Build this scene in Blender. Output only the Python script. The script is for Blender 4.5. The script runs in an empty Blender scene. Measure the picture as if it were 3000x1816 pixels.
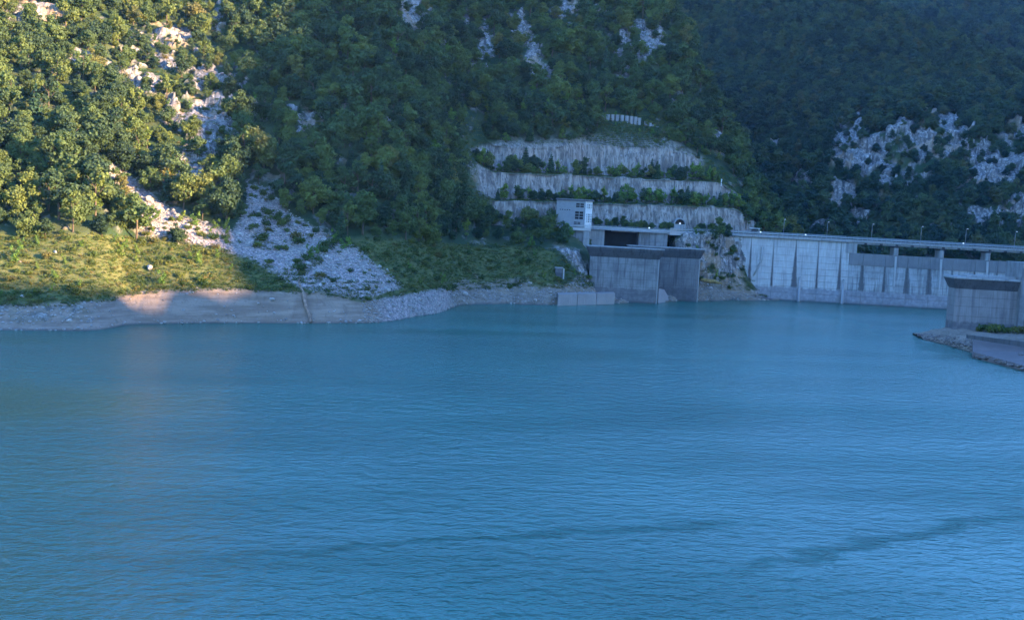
import bpy, bmesh, math, random
import numpy as np
from mathutils import Matrix, Vector

rng = np.random.default_rng(7)
random.seed(7)
R = math.radians
sc = bpy.context.scene
C = sc.collection

# ------------------------------------------------------------------ camera
F, HC, TH = 3400.0, 33.7, 0.055            # focal length in 3000-px-photo pixels, eye height over the water, roll
PITCH = math.atan(308.0 / F)
cp, sp, ct, st = math.cos(PITCH), math.sin(PITCH), math.cos(TH), math.sin(TH)
cam_d = bpy.data.cameras.new('camera')
cam = bpy.data.objects.new('camera', cam_d); C.objects.link(cam)
cam_d.sensor_width = 36.0; cam_d.lens = F * 36.0 / 3000.0
cam_d.clip_start = 0.5; cam_d.clip_end = 9000
_right, _fwd, _down = Vector((1, 0, 0)), Vector((0, cp, -sp)), Vector((0, -sp, -cp))
_ir, _id = ct * _right - st * _down, st * _right + ct * _down
M = Matrix((_ir, -_id, -_fwd)).transposed().to_4x4(); M.translation = (0, 0, HC)
cam.matrix_world = M
sc.camera = cam

# ------------------------------------------------------------------ sky, sun, exposure
SUN_AZ, SUN_EL = 114.0, 13.0               # degrees clockwise from +Y (the view direction), elevation
world = bpy.data.worlds.new('World'); sc.world = world; world.use_nodes = True
wn, wl = world.node_tree.nodes, world.node_tree.links
wn.clear()
sky = wn.new('ShaderNodeTexSky'); sky.sky_type = 'NISHITA'; sky.sun_disc = False
sky.sun_elevation = R(SUN_EL); sky.sun_rotation = R(SUN_AZ)
sky.air_density = 1.0; sky.dust_density = 0.15; sky.ozone_density = 6.2; sky.altitude = 400
bg = wn.new('ShaderNodeBackground'); bg.inputs['Strength'].default_value = 0.15
wo = wn.new('ShaderNodeOutputWorld')
wl.new(sky.outputs[0], bg.inputs[0]); wl.new(bg.outputs[0], wo.inputs[0])
sun_d = bpy.data.lights.new('sun', 'SUN'); sun_d.energy = 3.9; sun_d.angle = R(0.5); sun_d.color = (1.0, 0.70, 0.38)
sun = bpy.data.objects.new('sun', sun_d); C.objects.link(sun)
SV = Vector((math.sin(R(SUN_AZ)) * math.cos(R(SUN_EL)), math.cos(R(SUN_AZ)) * math.cos(R(SUN_EL)), math.sin(R(SUN_EL))))
sun.rotation_euler = SV.to_track_quat('Z', 'Y').to_euler()
sc.view_settings.view_transform = 'Standard'; sc.view_settings.look = 'None'
sc.view_settings.exposure = 3.25; sc.view_settings.gamma = 1.0
sc.view_settings.use_curve_mapping = False
sc.cycles.max_bounces = 5; sc.cycles.diffuse_bounces = 2; sc.cycles.glossy_bounces = 3
sc.cycles.transmission_bounces = 3; sc.cycles.volume_bounces = 0; sc.cycles.transparent_max_bounces = 4
sc.cycles.caustics_reflective = False; sc.cycles.caustics_refractive = False
sc.cycles.use_denoising = True

# ------------------------------------------------------------------ geometry helpers
def rays(px, py):
    dx = np.asarray(px, float) - 1500.0; dy = np.asarray(py, float) - 908.0
    X = dx * ct + dy * st; Y = -dx * st + dy * ct
    d = np.stack([X / F, cp - Y / F * sp, -sp - Y / F * cp], -1)
    return d / d[..., 1:2]
def at(px, py, Y):
    p = rays(px, py) * np.asarray(Y, float)[..., None]
    p[..., 2] += HC
    return p
def atz(px, py, z):
    d = rays(px, py)
    return d * ((z - HC) / d[..., 2])[..., None] + np.array([0, 0, HC])
def proj(P):
    P = np.asarray(P, float)
    x, y, z = P[..., 0], P[..., 1], P[..., 2] - HC
    dep = y * cp - z * sp; dn = -y * sp - z * cp
    X, Y = x / dep * F, dn / dep * F
    return 1500 + X * ct - Y * st, 908 + X * st + Y * ct
def vat(px, py, Y):
    return Vector(at(px, py, np.float64(Y)))

def _hash(ix, iy, iz, seed):
    h = (ix.astype(np.int64) * 374761393 + iy.astype(np.int64) * 668265263 + iz.astype(np.int64) * 2147483647 + seed * 1274126177) & 0xFFFFFFFF
    h = ((h ^ (h >> 13)) * 1274126177) & 0xFFFFFFFF
    h = ((h ^ (h >> 16)) * 2246822519) & 0xFFFFFFFF
    return ((h ^ (h >> 15)) & 0xFFFFFF) / float(0xFFFFFF)
def vnoise(p, seed=0):
    i = np.floor(p).astype(np.int64); f = p - i; f = f * f * (3 - 2 * f)
    r = 0
    for a in (0, 1):
        for b in (0, 1):
            for c in (0, 1):
                w = (f[..., 0] if a else 1 - f[..., 0]) * (f[..., 1] if b else 1 - f[..., 1]) * (f[..., 2] if c else 1 - f[..., 2])
                r = r + w * _hash(i[..., 0] + a, i[..., 1] + b, i[..., 2] + c, seed)
    return r
def fbm(p, scale, octaves=4, seed=0, gain=0.5):
    s, a, t = 0, 1.0, 0.0
    q = np.asarray(p, float) / scale
    for k in range(octaves):
        s = s + a * vnoise(q, seed + k * 17); t += a; a *= gain; q = q * 2.03 + 5.1
    return s / t
def sstep(a, b, x):
    t = np.clip((x - a) / (b - a), 0, 1); return t * t * (3 - 2 * t)
def pmask(px, py, poly, feather):
    """1 inside a polygon, falling to 0 over feather pixels outside its edge."""
    px, py = np.asarray(px, float), np.asarray(py, float)
    inside = np.zeros(px.shape, bool); dist = np.full(px.shape, 1e9)
    n = len(poly)
    for i in range(n):
        x0, y0 = poly[i]; x1, y1 = poly[(i + 1) % n]
        if y0 != y1:
            cnd = ((y0 > py) != (y1 > py)) & (px < (x1 - x0) * (py - y0) / (y1 - y0) + x0)
            inside ^= cnd
        ex, ey = x1 - x0, y1 - y0
        t = np.clip(((px - x0) * ex + (py - y0) * ey) / (ex * ex + ey * ey), 0, 1)
        dist = np.minimum(dist, np.hypot(px - x0 - t * ex, py - y0 - t * ey))
    sd = np.where(inside, dist, -dist)
    return sstep(-feather, feather, sd)
def emask(px, py, ells):
    m = np.zeros(np.shape(px))
    for cx, cy, rx, ry in ells:
        m = np.maximum(m, 1.35 - np.hypot((px - cx) / rx, (py - cy) / ry))
    return m

class MB:
    """collects plain shapes; build() links them as one mesh object"""
    def __init__(s): s.v, s.f, s.mi = [], [], []
    def add(s, vs, fs, mi=0):
        o = len(s.v); s.v += [tuple(v) for v in vs]; s.f += [tuple(i + o for i in f) for f in fs]; s.mi += [mi] * len(fs)
        return s
    def box(s, c, d, rz=0.0, mi=0):
        x, y, z = d[0] / 2, d[1] / 2, d[2] / 2; ca, sa = math.cos(rz), math.sin(rz)
        vs = [(c[0] + a * ca - b * sa, c[1] + a * sa + b * ca, c[2] + e) for a, b, e in
              ((-x, -y, -z), (x, -y, -z), (x, y, -z), (-x, y, -z), (-x, -y, z), (x, -y, z), (x, y, z), (-x, y, z))]
        return s.add(vs, [(0, 3, 2, 1), (4, 5, 6, 7), (0, 1, 5, 4), (1, 2, 6, 5), (2, 3, 7, 6), (3, 0, 4, 7)], mi)
    def b2(s, x0, x1, y0, y1, z0, z1, mi=0):
        return s.box(((x0 + x1) / 2, (y0 + y1) / 2, (z0 + z1) / 2), (x1 - x0, y1 - y0, z1 - z0), 0, mi)
    def loft(s, rings, cap=True, mi=0):
        n = len(rings[0]); vs = [p for r in rings for p in r]; fs = []
        for k in range(len(rings) - 1):
            for i in range(n):
                j = (i + 1) % n
                fs.append((k * n + i, k * n + j, (k + 1) * n + j, (k + 1) * n + i))
        if cap: fs += [tuple(reversed(range(n))), tuple(range((len(rings) - 1) * n, len(rings) * n))]
        return s.add(vs, fs, mi)
    def prism(s, poly, z0, z1, mi=0):
        return s.loft([[(x, y, z0) for x, y in poly], [(x, y, z1) for x, y in poly]], True, mi)
    def tube(s, pts, rad, n=8, mi=0):
        pts = [Vector(p) for p in pts]; rings = []
        if not hasattr(rad, '__len__'): rad = [rad] * len(pts)
        for k, p in enumerate(pts):
            t = (pts[min(k + 1, len(pts) - 1)] - pts[max(k - 1, 0)]).normalized()
            u = t.cross(Vector((0, 0, 1))) if abs(t.z) < 0.95 else t.cross(Vector((0, 1, 0)))
            u.normalize(); w = t.cross(u)
            rings.append([p + (u * math.cos(a) + w * math.sin(a)) * rad[k] for a in (2 * math.pi * i / n for i in range(n))])
        return s.loft(rings, True, mi)
    def mesh(s, name, mats, bevel=0.0, smooth=False):
        me = bpy.data.meshes.new(name); me.from_pydata(s.v, [], s.f)
        for m in (mats if isinstance(mats, (list, tuple)) else [mats]): me.materials.append(m)
        me.polygons.foreach_set('material_index', s.mi)
        bm = bmesh.new(); bm.from_mesh(me)
        bmesh.ops.recalc_face_normals(bm, faces=bm.faces)
        if bevel: bmesh.ops.bevel(bm, geom=list(bm.edges), offset=bevel, segments=1, affect='EDGES', clamp_overlap=True)
        bm.to_mesh(me); bm.free()
        if smooth: me.polygons.foreach_set('use_smooth', [True] * len(me.polygons))
        return me
    def build(s, name, mats, parent=None, bevel=0.0, smooth=False):
        return link(name, s.mesh(name, mats, bevel, smooth), parent)
def link(name, data, parent=None):
    o = bpy.data.objects.new(name, data); C.objects.link(o)
    if parent is not None: o.parent = parent
    return o
def tag(o, label=None, cat=None, group=None, kind=None):
    if label: o['label'] = label
    if cat: o['category'] = cat
    if group: o['group'] = group
    if kind: o['kind'] = kind
    return o
def empty(name, loc=(0, 0, 0), rz=0.0):
    o = link(name, None); o.location = loc; o.rotation_euler = (0, 0, rz); o.empty_display_size = 1
    return o
def grid_mesh(name, P, attrs, mat, smooth=True):
    nr, ncol = P.shape[:2]
    idx = np.arange(nr * ncol).reshape(nr, ncol)
    q = np.stack([idx[:-1, :-1], idx[:-1, 1:], idx[1:, 1:], idx[1:, :-1]], -1).reshape(-1, 4)
    me = bpy.data.meshes.new(name)
    me.vertices.add(nr * ncol); me.vertices.foreach_set('co', P.reshape(-1).astype(np.float32))
    me.loops.add(q.size); me.loops.foreach_set('vertex_index', q.reshape(-1).astype(np.int32))
    me.polygons.add(len(q)); me.polygons.foreach_set('loop_start', (np.arange(len(q)) * 4).astype(np.int32))
    me.update(calc_edges=True)
    for k, a in attrs.items():
        at_ = me.attributes.new(k, 'FLOAT', 'POINT'); at_.data.foreach_set('value', np.asarray(a, np.float32).reshape(-1))
    me.materials.append(mat)
    me.polygons.foreach_set('use_smooth', [smooth] * len(q))
    return me

# ------------------------------------------------------------------ materials
class NT:
    def __init__(s, name):
        s.m = bpy.data.materials.new(name); s.m.use_nodes = True
        s.t = s.m.node_tree; s.t.nodes.clear()
        s.out = s.t.nodes.new('ShaderNodeOutputMaterial')
    def n(s, typ, ins=None, **kw):
        nd = s.t.nodes.new('ShaderNode' + typ)
        for k, v in kw.items(): setattr(nd, k, v)
        for k, v in (ins or {}).items(): s.set(nd.inputs[k], v)
        return nd
    def set(s, sock, v):
        if hasattr(v, 'is_output'): s.t.links.new(v, sock)
        elif hasattr(v, 'outputs'): s.t.links.new(v.outputs[0], sock)
        else: sock.default_value = v
    def math(s, op, a, b=0.0, clamp=False):
        nd = s.n('Math', operation=op, use_clamp=clamp); s.set(nd.inputs[0], a); s.set(nd.inputs[1], b); return nd.outputs[0]
    def mix(s, f, a, b, bt='MIX'):
        nd = s.n('Mix', data_type='RGBA', blend_type=bt)
        s.set(nd.inputs[0], f); s.set(nd.inputs[6], a); s.set(nd.inputs[7], b); return nd.outputs[2]
    def ramp(s, f, lo, hi, a=0.0, b=1.0):
        nd = s.n('MapRange', interpolation_type='SMOOTHSTEP'); s.set(nd.inputs[0], f)
        for i, v in zip((1, 2, 3, 4), (lo, hi, a, b)): s.set(nd.inputs[i], v)
        return nd.outputs[0]
    def noise(s, vec, scale, detail=4, rough=0.55, stretch=None):
        if stretch:
            mp = s.n('Mapping'); s.set(mp.inputs['Vector'], vec); mp.inputs['Scale'].default_value = stretch; vec = mp.outputs[0]
        nd = s.n('TexNoise'); s.set(nd.inputs['Vector'], vec)
        nd.inputs['Scale'].default_value = scale; nd.inputs['Detail'].default_value = detail; nd.inputs['Roughness'].default_value = rough
        return nd.outputs['Fac']
    def voro(s, vec, scale, feature='F1', out='Distance'):
        nd = s.n('TexVoronoi', feature=feature); s.set(nd.inputs['Vector'], vec); nd.inputs['Scale'].default_value = scale
        return nd.outputs[out]
    def attr(s, name): return s.n('Attribute', attribute_name=name).outputs['Fac']
    def obj(s): return s.n('TexCoord').outputs['Object']
    def bump(s, h, strength, dist, nrm=None):
        nd = s.n('Bump'); s.set(nd.inputs['Height'], h); nd.inputs['Strength'].default_value = strength; nd.inputs['Distance'].default_value = dist
        if nrm is not None: s.set(nd.inputs['Normal'], nrm)
        return nd.outputs[0]
    def pbr(s, col, rough=0.8, normal=None, spec=0.3, **kw):
        p = s.n('BsdfPrincipled'); s.set(p.inputs['Base Color'], col); s.set(p.inputs['Roughness'], rough)
        p.inputs['Specular IOR Level'].default_value = spec
        if normal is not None: s.set(p.inputs['Normal'], normal)
        for k, v in kw.items(): s.set(p.inputs[k], v)
        s.t.links.new(p.outputs[0], s.out.inputs[0]); return p
def rgb(*c): return (c[0], c[1], c[2], 1.0)

def plain(name, col, rough=0.6, var=0.12, spec=0.3, metal=0.0):
    t = NT(name); o = t.obj(); n1 = t.noise(o, 0.9, 5)
    dark = rgb(*[c * (1 - 2 * var) for c in col])
    t.pbr(t.mix(t.ramp(n1, 0.3, 0.7), dark, rgb(*col)), rough, None, spec, Metallic=metal)
    return t.m

def concrete(name, light, dark, band=None, streak=0.8, blotch=0.6, joints=None, bandcol=(0.16, 0.15, 0.16)):
    """weathered concrete: rain streaks, blotches, the stained band up to the usual water level"""
    t = NT(name); o = t.obj()
    x = t.n('SeparateXYZ', {0: o})
    col = t.mix(t.ramp(t.noise(o, 0.25, 6, 0.6), 0.35, 0.7, 0, blotch), rgb(*light), rgb(*[(a + b) / 2 for a, b in zip(light, dark)]))
    s1 = t.ramp(t.noise(o, 1.0, 4, 0.6, (0.9, 0.9, 0.035)), 0.50, 0.68, 0, streak)
    s2 = t.ramp(t.noise(o, 1.0, 3, 0.6, (2.6, 2.6, 0.11)), 0.52, 0.66, 0, streak * 0.55)
    col = t.mix(s1, col, rgb(*dark)); col = t.mix(s2, col, rgb(*dark))
    col = t.mix(t.ramp(t.noise(o, 1.0, 3, 0.6, (1.4, 1.4, 0.07)), 0.60, 0.72, 0, 0.45), col, rgb(*[min(0.62, c * 1.35) for c in light]))
    if joints:
        x0, dxj, ztop = joints
        wob = t.noise(o, 0.8, 4, 0.65)
        u = t.math('ADD', t.math('DIVIDE', t.math('SUBTRACT', x.outputs[0], x0), dxj), 100.0)
        fr = t.math('FRACT', u); d = t.math('MULTIPLY', t.math('MINIMUM', fr, t.math('SUBTRACT', 1.0, fr)), dxj)
        cell = t.n('TexWhiteNoise', noise_dimensions='1D'); t.set(cell.inputs['W'], t.math('ROUND', u))
        w = t.math('MULTIPLY', t.math('SUBTRACT', ztop, x.outputs[2]), t.math('ADD', 0.022, t.math('MULTIPLY', cell.outputs[0], 0.055)))
        w = t.math('MINIMUM', w, 1.25)
        w = t.math('MULTIPLY', w, t.math('ADD', 0.45, wob))
        e = t.math('SUBTRACT', d, w)
        stn = t.ramp(e, -0.25, 0.30, 0.85, 0.0)
        stn = t.math('MULTIPLY', stn, t.ramp(x.outputs[2], 4.2, 6.5))
        col = t.mix(stn, col, rgb(*[c * 0.8 for c in dark]))
    if band:
        zb = t.math('ADD', x.outputs[2], t.math('MULTIPLY', t.math('SUBTRACT', t.noise(o, 0.5, 4, 0.6, (1, 1, 0.2)), 0.5), 2.2))
        b = t.ramp(zb, band - 0.35, band + 0.35, 0.88, 0.0)
        bc = t.mix(t.ramp(t.noise(o, 0.7, 5), 0.35, 0.7), rgb(*bandcol), rgb(*[c * 1.5 for c in bandcol]))
        col = t.mix(b, col, bc)
        col = t.mix(t.ramp(x.outputs[2], 0.25, 0.7, 0.8, 0.0), col, rgb(0.05, 0.05, 0.055))
    form = t.n('TexWave', wave_type='BANDS', bands_direction='Z'); t.set(form.inputs['Vector'], o); form.inputs['Scale'].default_value = 0.55
    h = t.math('ADD', t.noise(o, 3.0, 5), t.math('MULTIPLY', form.outputs['Fac'], 0.15))
    t.pbr(col, 0.85, t.bump(h, 0.5, 0.08), 0.25)
    return t.m

def leaf_mat(name, cols, trans=0.28):
    """foliage: each tree takes its own tone, each clump varies a little"""
    t = NT(name)
    oi = t.n('ObjectInfo'); sepc = t.n('SeparateColor', {0: oi.outputs['Color']})
    own_ = t.math('LESS_THAN', oi.outputs['Alpha'], 0.5)
    rnd = t.math('ADD', t.math('MULTIPLY', sepc.outputs[0], own_), t.math('MULTIPLY', oi.outputs['Random'], t.math('SUBTRACT', 1.0, own_)))
    cr = t.n('ValToRGB'); t.set(cr.inputs[0], rnd); el = cr.color_ramp.elements
    while len(el) < len(cols): el.new(0.5)
    for e, (p, c) in zip(el, cols): e.position = p; e.color = rgb(*c)
    tint = t.attr('tint')
    col = t.mix(1.0, cr.outputs[0], t.mix(tint, rgb(0.5, 0.55, 0.62), rgb(1.45, 1.35, 1.05)), 'MULTIPLY')
    d = t.n('BsdfPrincipled'); t.set(d.inputs['Base Color'], col); d.inputs['Roughness'].default_value = 0.7; d.inputs['Specular IOR Level'].default_value = 0.18
    tr = t.n('BsdfTranslucent'); t.set(tr.inputs['Color'], t.mix(1.0, col, rgb(1.2, 1.25, 0.6), 'MULTIPLY'))
    mx = t.n('MixShader'); mx.inputs[0].default_value = trans
    t.t.links.new(d.outputs[0], mx.inputs[1]); t.t.links.new(tr.outputs[0], mx.inputs[2]); t.t.links.new(mx.outputs[0], t.out.inputs[0])
    return t.m

MAT = {}
MAT['bark'] = plain('bark', (0.12, 0.09, 0.065), 0.9, 0.2)
MAT['log'] = plain('weathered_log', (0.30, 0.20, 0.15), 0.85, 0.25)
MAT['leaf'] = leaf_mat('broadleaf_foliage', [(0.0, (0.028, 0.056, 0.034)), (0.30, (0.050, 0.082, 0.042)), (0.62, (0.074, 0.114, 0.046)), (0.95, (0.112, 0.142, 0.046)), (1.0, (0.128, 0.122, 0.048))])
MAT['leaf_young'] = leaf_mat('young_foliage', [(0.0, (0.095, 0.175, 0.045)), (0.5, (0.125, 0.205, 0.050)), (1.0, (0.160, 0.205, 0.055))], 0.35)
MAT['needle'] = leaf_mat('conifer_needles', [(0.0, (0.024, 0.056, 0.034)), (1.0, (0.040, 0.075, 0.040))], 0.1)
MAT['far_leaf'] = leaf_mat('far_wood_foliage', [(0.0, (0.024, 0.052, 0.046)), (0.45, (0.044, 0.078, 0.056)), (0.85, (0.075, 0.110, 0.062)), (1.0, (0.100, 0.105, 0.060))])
MAT['shrub'] = leaf_mat('shrub_foliage', [(0.0, (0.045, 0.080, 0.028)), (0.5, (0.075, 0.105, 0.030)), (0.8, (0.105, 0.118, 0.034)), (1.0, (0.135, 0.108, 0.042))], 0.3)

def terrain_mat():
    t = NT('hillside_ground'); o = t.obj()
    n1, n2, n3 = t.attr('low'), t.noise(o, 0.6, 3, 0.65), t.noise(o, 2.2, 2, 0.65)
    # forest floor
    col = t.mix(t.ramp(n1, 0.35, 0.65), rgb(0.022, 0.042, 0.018), rgb(0.050, 0.064, 0.028))
    col = t.mix(t.ramp(n3, 0.55, 0.75, 0, 0.4), col, rgb(0.085, 0.075, 0.05))
    # low scrub and grass
    gr = t.mix(t.ramp(n2, 0.35, 0.65), rgb(0.050, 0.068, 0.020), rgb(0.105, 0.104, 0.036))
    gr = t.mix(t.ramp(n3, 0.58, 0.72, 0, 0.75), gr, rgb(0.13, 0.10, 0.06))
    col = t.mix(t.attr('meadow'), col, gr)
    # broken grey stones of the scree
    vc = t.voro(o, 1.5, out='Color'); vd = t.voro(o, 1.5)
    bw = t.n('RGBToBW', {0: vc}).outputs[0]
    st_ = t.mix(bw, rgb(0.215, 0.160, 0.150), rgb(0.450, 0.350, 0.330))
    st_ = t.mix(t.ramp(vd, 0.35, 0.75, 0, 0.6), st_, rgb(0.074, 0.070, 0.070))
    col = t.mix(t.attr('scree'), col, st_)
    # bare pale limestone, cracked, with dark water stains
    wv = t.n('VectorMath', operation='MULTIPLY_ADD'); t.set(wv.inputs[0], t.n('TexNoise', {'Vector': o, 'Scale': 0.5, 'Detail': 2.0}).outputs['Color']); wv.inputs[1].default_value = (5.0, 5.0, 3.0); t.set(wv.inputs[2], o)
    crack = t.voro(wv.outputs[0], 0.30, 'DISTANCE_TO_EDGE'); w2 = t.noise(o, 1.0, 3, 0.6, (0.7, 0.7, 0.12))
    rk = t.mix(t.ramp(n2, 0.3, 0.7), rgb(0.135, 0.120, 0.115), rgb(0.375, 0.335, 0.315))
    rk = t.mix(t.ramp(w2, 0.46, 0.62, 0, 0.85), rk, rgb(0.074, 0.073, 0.074))
    rk = t.mix(t.math('MULTIPLY', t.ramp(crack, 0.0, 0.12, 0.8, 0.0), t.ramp(n2, 0.42, 0.58)), rk, rgb(0.044, 0.043, 0.044))
    rk = t.mix(t.ramp(n3, 0.60, 0.74, 0, 0.7), rk, rgb(0.037, 0.052, 0.022))
    rk = t.mix(t.ramp(n1, 0.60, 0.72, 0, 0.5), rk, rgb(0.311, 0.200, 0.118))
    col = t.mix(t.attr('rock'), col, rk)
    # ribbed cut faces of the terraces
    v1 = w2; v2 = t.noise(o, 1.0, 2, 0.6, (1.8, 1.8, 0.35)); v3 = n2
    cu = t.mix(t.ramp(v1, 0.34, 0.66), rgb(0.120, 0.102, 0.090), rgb(0.285, 0.245, 0.215))
    cu = t.mix(t.ramp(v2, 0.53, 0.68, 0, 0.8), cu, rgb(0.067, 0.063, 0.067))
    cu = t.mix(t.ramp(v3, 0.60, 0.72, 0, 0.55), cu, rgb(0.340, 0.318, 0.311))
    col = t.mix(t.attr('cut'), col, cu)
    # drawn-down silt bank
    lay = t.noise(o, 1.0, 3, 0.6, (0.09, 0.09, 0.9))
    cl = t.mix(t.ramp(lay, 0.35, 0.65), rgb(0.162, 0.117, 0.090), rgb(0.243, 0.183, 0.144))
    cl = t.mix(t.ramp(n3, 0.55, 0.75, 0, 0.4), cl, rgb(0.134, 0.097, 0.074))
    cl = t.mix(t.ramp(w2, 0.54, 0.70, 0, 0.45), cl, rgb(0.118, 0.085, 0.067))
    col = t.mix(t.attr('clay'), col, cl)
    z = t.n('SeparateXYZ', {0: o}).outputs[2]
    wet = t.ramp(t.math('ADD', z, t.math('MULTIPLY', n3, 0.5)), 0.35, 0.75, 0.75, 0.0)
    col = t.mix(wet, col, rgb(0.065, 0.06, 0.055))
    h = t.math('ADD', t.math('MULTIPLY', w2, t.math('ADD', 0.2, t.attr('rock'))), t.math('MULTIPLY', n3, 0.35))
    t.pbr(col, 0.92, t.bump(h, 0.9, 0.5), 0.15)
    return t.m
MAT['ground'] = terrain_mat()

def stone_mat(name, a, b):
    t = NT(name); o = t.obj(); r_ = t.n('ObjectInfo').outputs['Random']
    c = t.mix(t.ramp(t.noise(o, 1.3, 5), 0.3, 0.7), rgb(*a), rgb(*b))
    c = t.mix(1.0, c, t.mix(r_, rgb(0.7, 0.7, 0.72), rgb(1.15, 1.12, 1.1)), 'MULTIPLY')
    t.pbr(c, 0.9, t.bump(t.noise(o, 2.5, 5), 0.8, 0.15), 0.2)
    return t.m
MAT['stone'] = stone_mat('limestone', (0.170, 0.152, 0.141), (0.370, 0.340, 0.318))
MAT['brown_stone'] = stone_mat('brown_stone', (0.075, 0.060, 0.056), (0.165, 0.135, 0.125))
MAT['ochre'] = stone_mat('ochre_rock', (0.148, 0.089, 0.037), (0.311, 0.200, 0.067))

MAT['dam'] = concrete('dam_concrete', (0.385, 0.363, 0.348), (0.081, 0.067, 0.070), 5.6, 0.35, 0.45, (98.4, 9.4, 26.0))
MAT['spill'] = concrete('spillway_concrete', (0.311, 0.303, 0.296), (0.081, 0.078, 0.081), 5.6, 0.75, 0.9, (98.4, 9.4, 26.0))
MAT['spill_top'] = concrete('spillway_crest_concrete', (0.155, 0.148, 0.148), (0.089, 0.085, 0.089), None, 0.6, 0.8)
MAT['tower'] = concrete('tower_concrete', (0.185, 0.181, 0.181), (0.063, 0.059, 0.063), 5.2, 0.8, 1.0, None, (0.085, 0.081, 0.085))
MAT['tower_shaded'] = concrete('rear_tower_shaded_concrete', (0.135, 0.130, 0.132), (0.050, 0.046, 0.050), 5.2, 0.8, 1.0, None, (0.066, 0.062, 0.066))  # darkened copy of the tower concrete: shade behind the front tower put into colour
MAT['head_shaded'] = concrete('shaded_head_concrete', (0.070, 0.067, 0.070), (0.033, 0.032, 0.034), None, 0.7, 0.8)  # darker than the shafts: shade under the flares is put into the colour
MAT['crete'] = concrete('plain_concrete', (0.252, 0.244, 0.240), (0.104, 0.100, 0.100), None, 0.5, 0.6)
MAT['pale'] = concrete('pale_concrete', (0.326, 0.311, 0.303), (0.178, 0.163, 0.155), None, 0.2, 0.4)
MAT['apron'] = concrete('apron_concrete', (0.135, 0.105, 0.100), (0.07, 0.055, 0.055), None, 0.1, 0.8)
MAT['shore_pale'] = concrete('shore_concrete', (0.235, 0.205, 0.195), (0.14, 0.12, 0.115), None, 0.15, 0.6)
MAT['steel'] = plain('galvanised_steel', (0.27, 0.28, 0.29), 0.45, 0.1, 0.5, 0.6)
MAT['white'] = plain('white_paint', (0.62, 0.61, 0.60), 0.5, 0.05)
MAT['grey_render'] = plain('grey_render', (0.23, 0.235, 0.245), 0.85, 0.06)
MAT['roof'] = plain('dark_roofing', (0.09, 0.09, 0.10), 0.7, 0.15)
MAT['asphalt'] = plain('asphalt', (0.06, 0.06, 0.062), 0.9, 0.15)
MAT['dark'] = plain('dark_void', (0.03, 0.03, 0.032), 0.9, 0.1)
t_ = NT('window_glass'); t_.pbr(rgb(0.012, 0.014, 0.018), 0.2, None, 0.3); MAT['glass'] = t_.m
t_ = NT('lamp_lens'); t_.pbr(rgb(0.9, 0.9, 0.9), 0.3, None, 0.5, **{'Emission Color': rgb(0.9, 0.95, 1.0), 'Emission Strength': 0.15}); MAT['lens'] = t_.m

def water_mat():
    t = NT('lake_water'); o = t.obj()
    # gusts: patches and streaks where the ripples are steeper
    rot = t.n('Mapping'); t.set(rot.inputs['Vector'], o); rot.inputs['Rotation'].default_value = (0, 0, R(-14)); ov = rot.outputs[0]
    gust = t.noise(ov, 1.0, 1, 0.5, (0.010, 0.030, 1)); lane = t.noise(ov, 1.0, 1, 0.5, (0.007, 0.045, 1))
    g = t.math('ADD', t.math('MULTIPLY', t.ramp(gust, 0.35, 0.70), 0.55), t.math('MULTIPLY', t.ramp(lane, 0.52, 0.74), 0.45))
    amp = t.math('ADD', 0.45, t.math('MULTIPLY', g, 1.6))
    brk = t.noise(o, 1.0, 2, 0.5, (0.10, 0.16, 1))                # two wakes where the ripples stand steeper
    for (a0, b0), (a1, b1), w_ in (((700, 1625), (2150, 1528), 1.6), ((2150, 1672), (3000, 1500), 2.2), ((2350, 905), (2950, 1075), 6.0)):
        p0, p1 = atz(a0, b0, np.float64(0)), atz(a1, b1, np.float64(0)); dv = (p1 - p0)[:2]; dv = dv / np.linalg.norm(dv); nv = (-dv[1], dv[0])
        dt = t.n('VectorMath', operation='DOT_PRODUCT'); t.set(dt.inputs[0], o); dt.inputs[1].default_value = (nv[0], nv[1], 0)
        dist = t.math('ABSOLUTE', t.math('SUBTRACT', t.math('ADD', dt.outputs['Value'], t.math('MULTIPLY', t.math('SUBTRACT', brk, 0.5), w_ * 4.5)), float(p0[0] * nv[0] + p0[1] * nv[1])))
        al = t.n('VectorMath', operation='DOT_PRODUCT'); t.set(al.inputs[0], o); al.inputs[1].default_value = (dv[0], dv[1], 0)
        c0, c1 = float(p0[:2] @ dv), float(p1[:2] @ dv)
        ends = t.math('MULTIPLY', t.ramp(al.outputs['Value'], c0 - 8, c0 + 12), t.ramp(al.outputs['Value'], c1 + 8, c1 - 12)) 
        amp = t.math('ADD', amp, t.math('MULTIPLY', t.math('MULTIPLY', t.ramp(dist, w_, 0.0), ends), 1.8))
    w1 = t.noise(ov, 1.0, 2, 0.5, (0.75, 1.0, 1))
    w2 = t.noise(ov, 1.0, 3, 0.6, (1.9, 2.5, 1))
    w3 = t.noise(o, 1.0, 2, 0.5, (0.30, 0.42, 1))
    h = t.math('ADD', t.math('MULTIPLY', t.math('ADD', t.math('MULTIPLY', t.math('SUBTRACT', w1, 0.5), 0.62), t.math('MULTIPLY', t.math('SUBTRACT', w2, 0.5), 0.34)), amp), t.math('MULTIPLY', t.math('MULTIPLY', t.math('SUBTRACT', w3, 0.5), 1.0), amp))
    nrm = t.bump(h, 1.0, 0.56)
    body = t.mix(t.ramp(t.noise(o, 0.02, 3), 0.3, 0.7), rgb(0.004, 0.082, 0.060), rgb(0.006, 0.102, 0.076))
    t.pbr(body, 0.18, nrm, 0.5, IOR=1.58)
    return t.m
MAT['water'] = water_mat()

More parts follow.
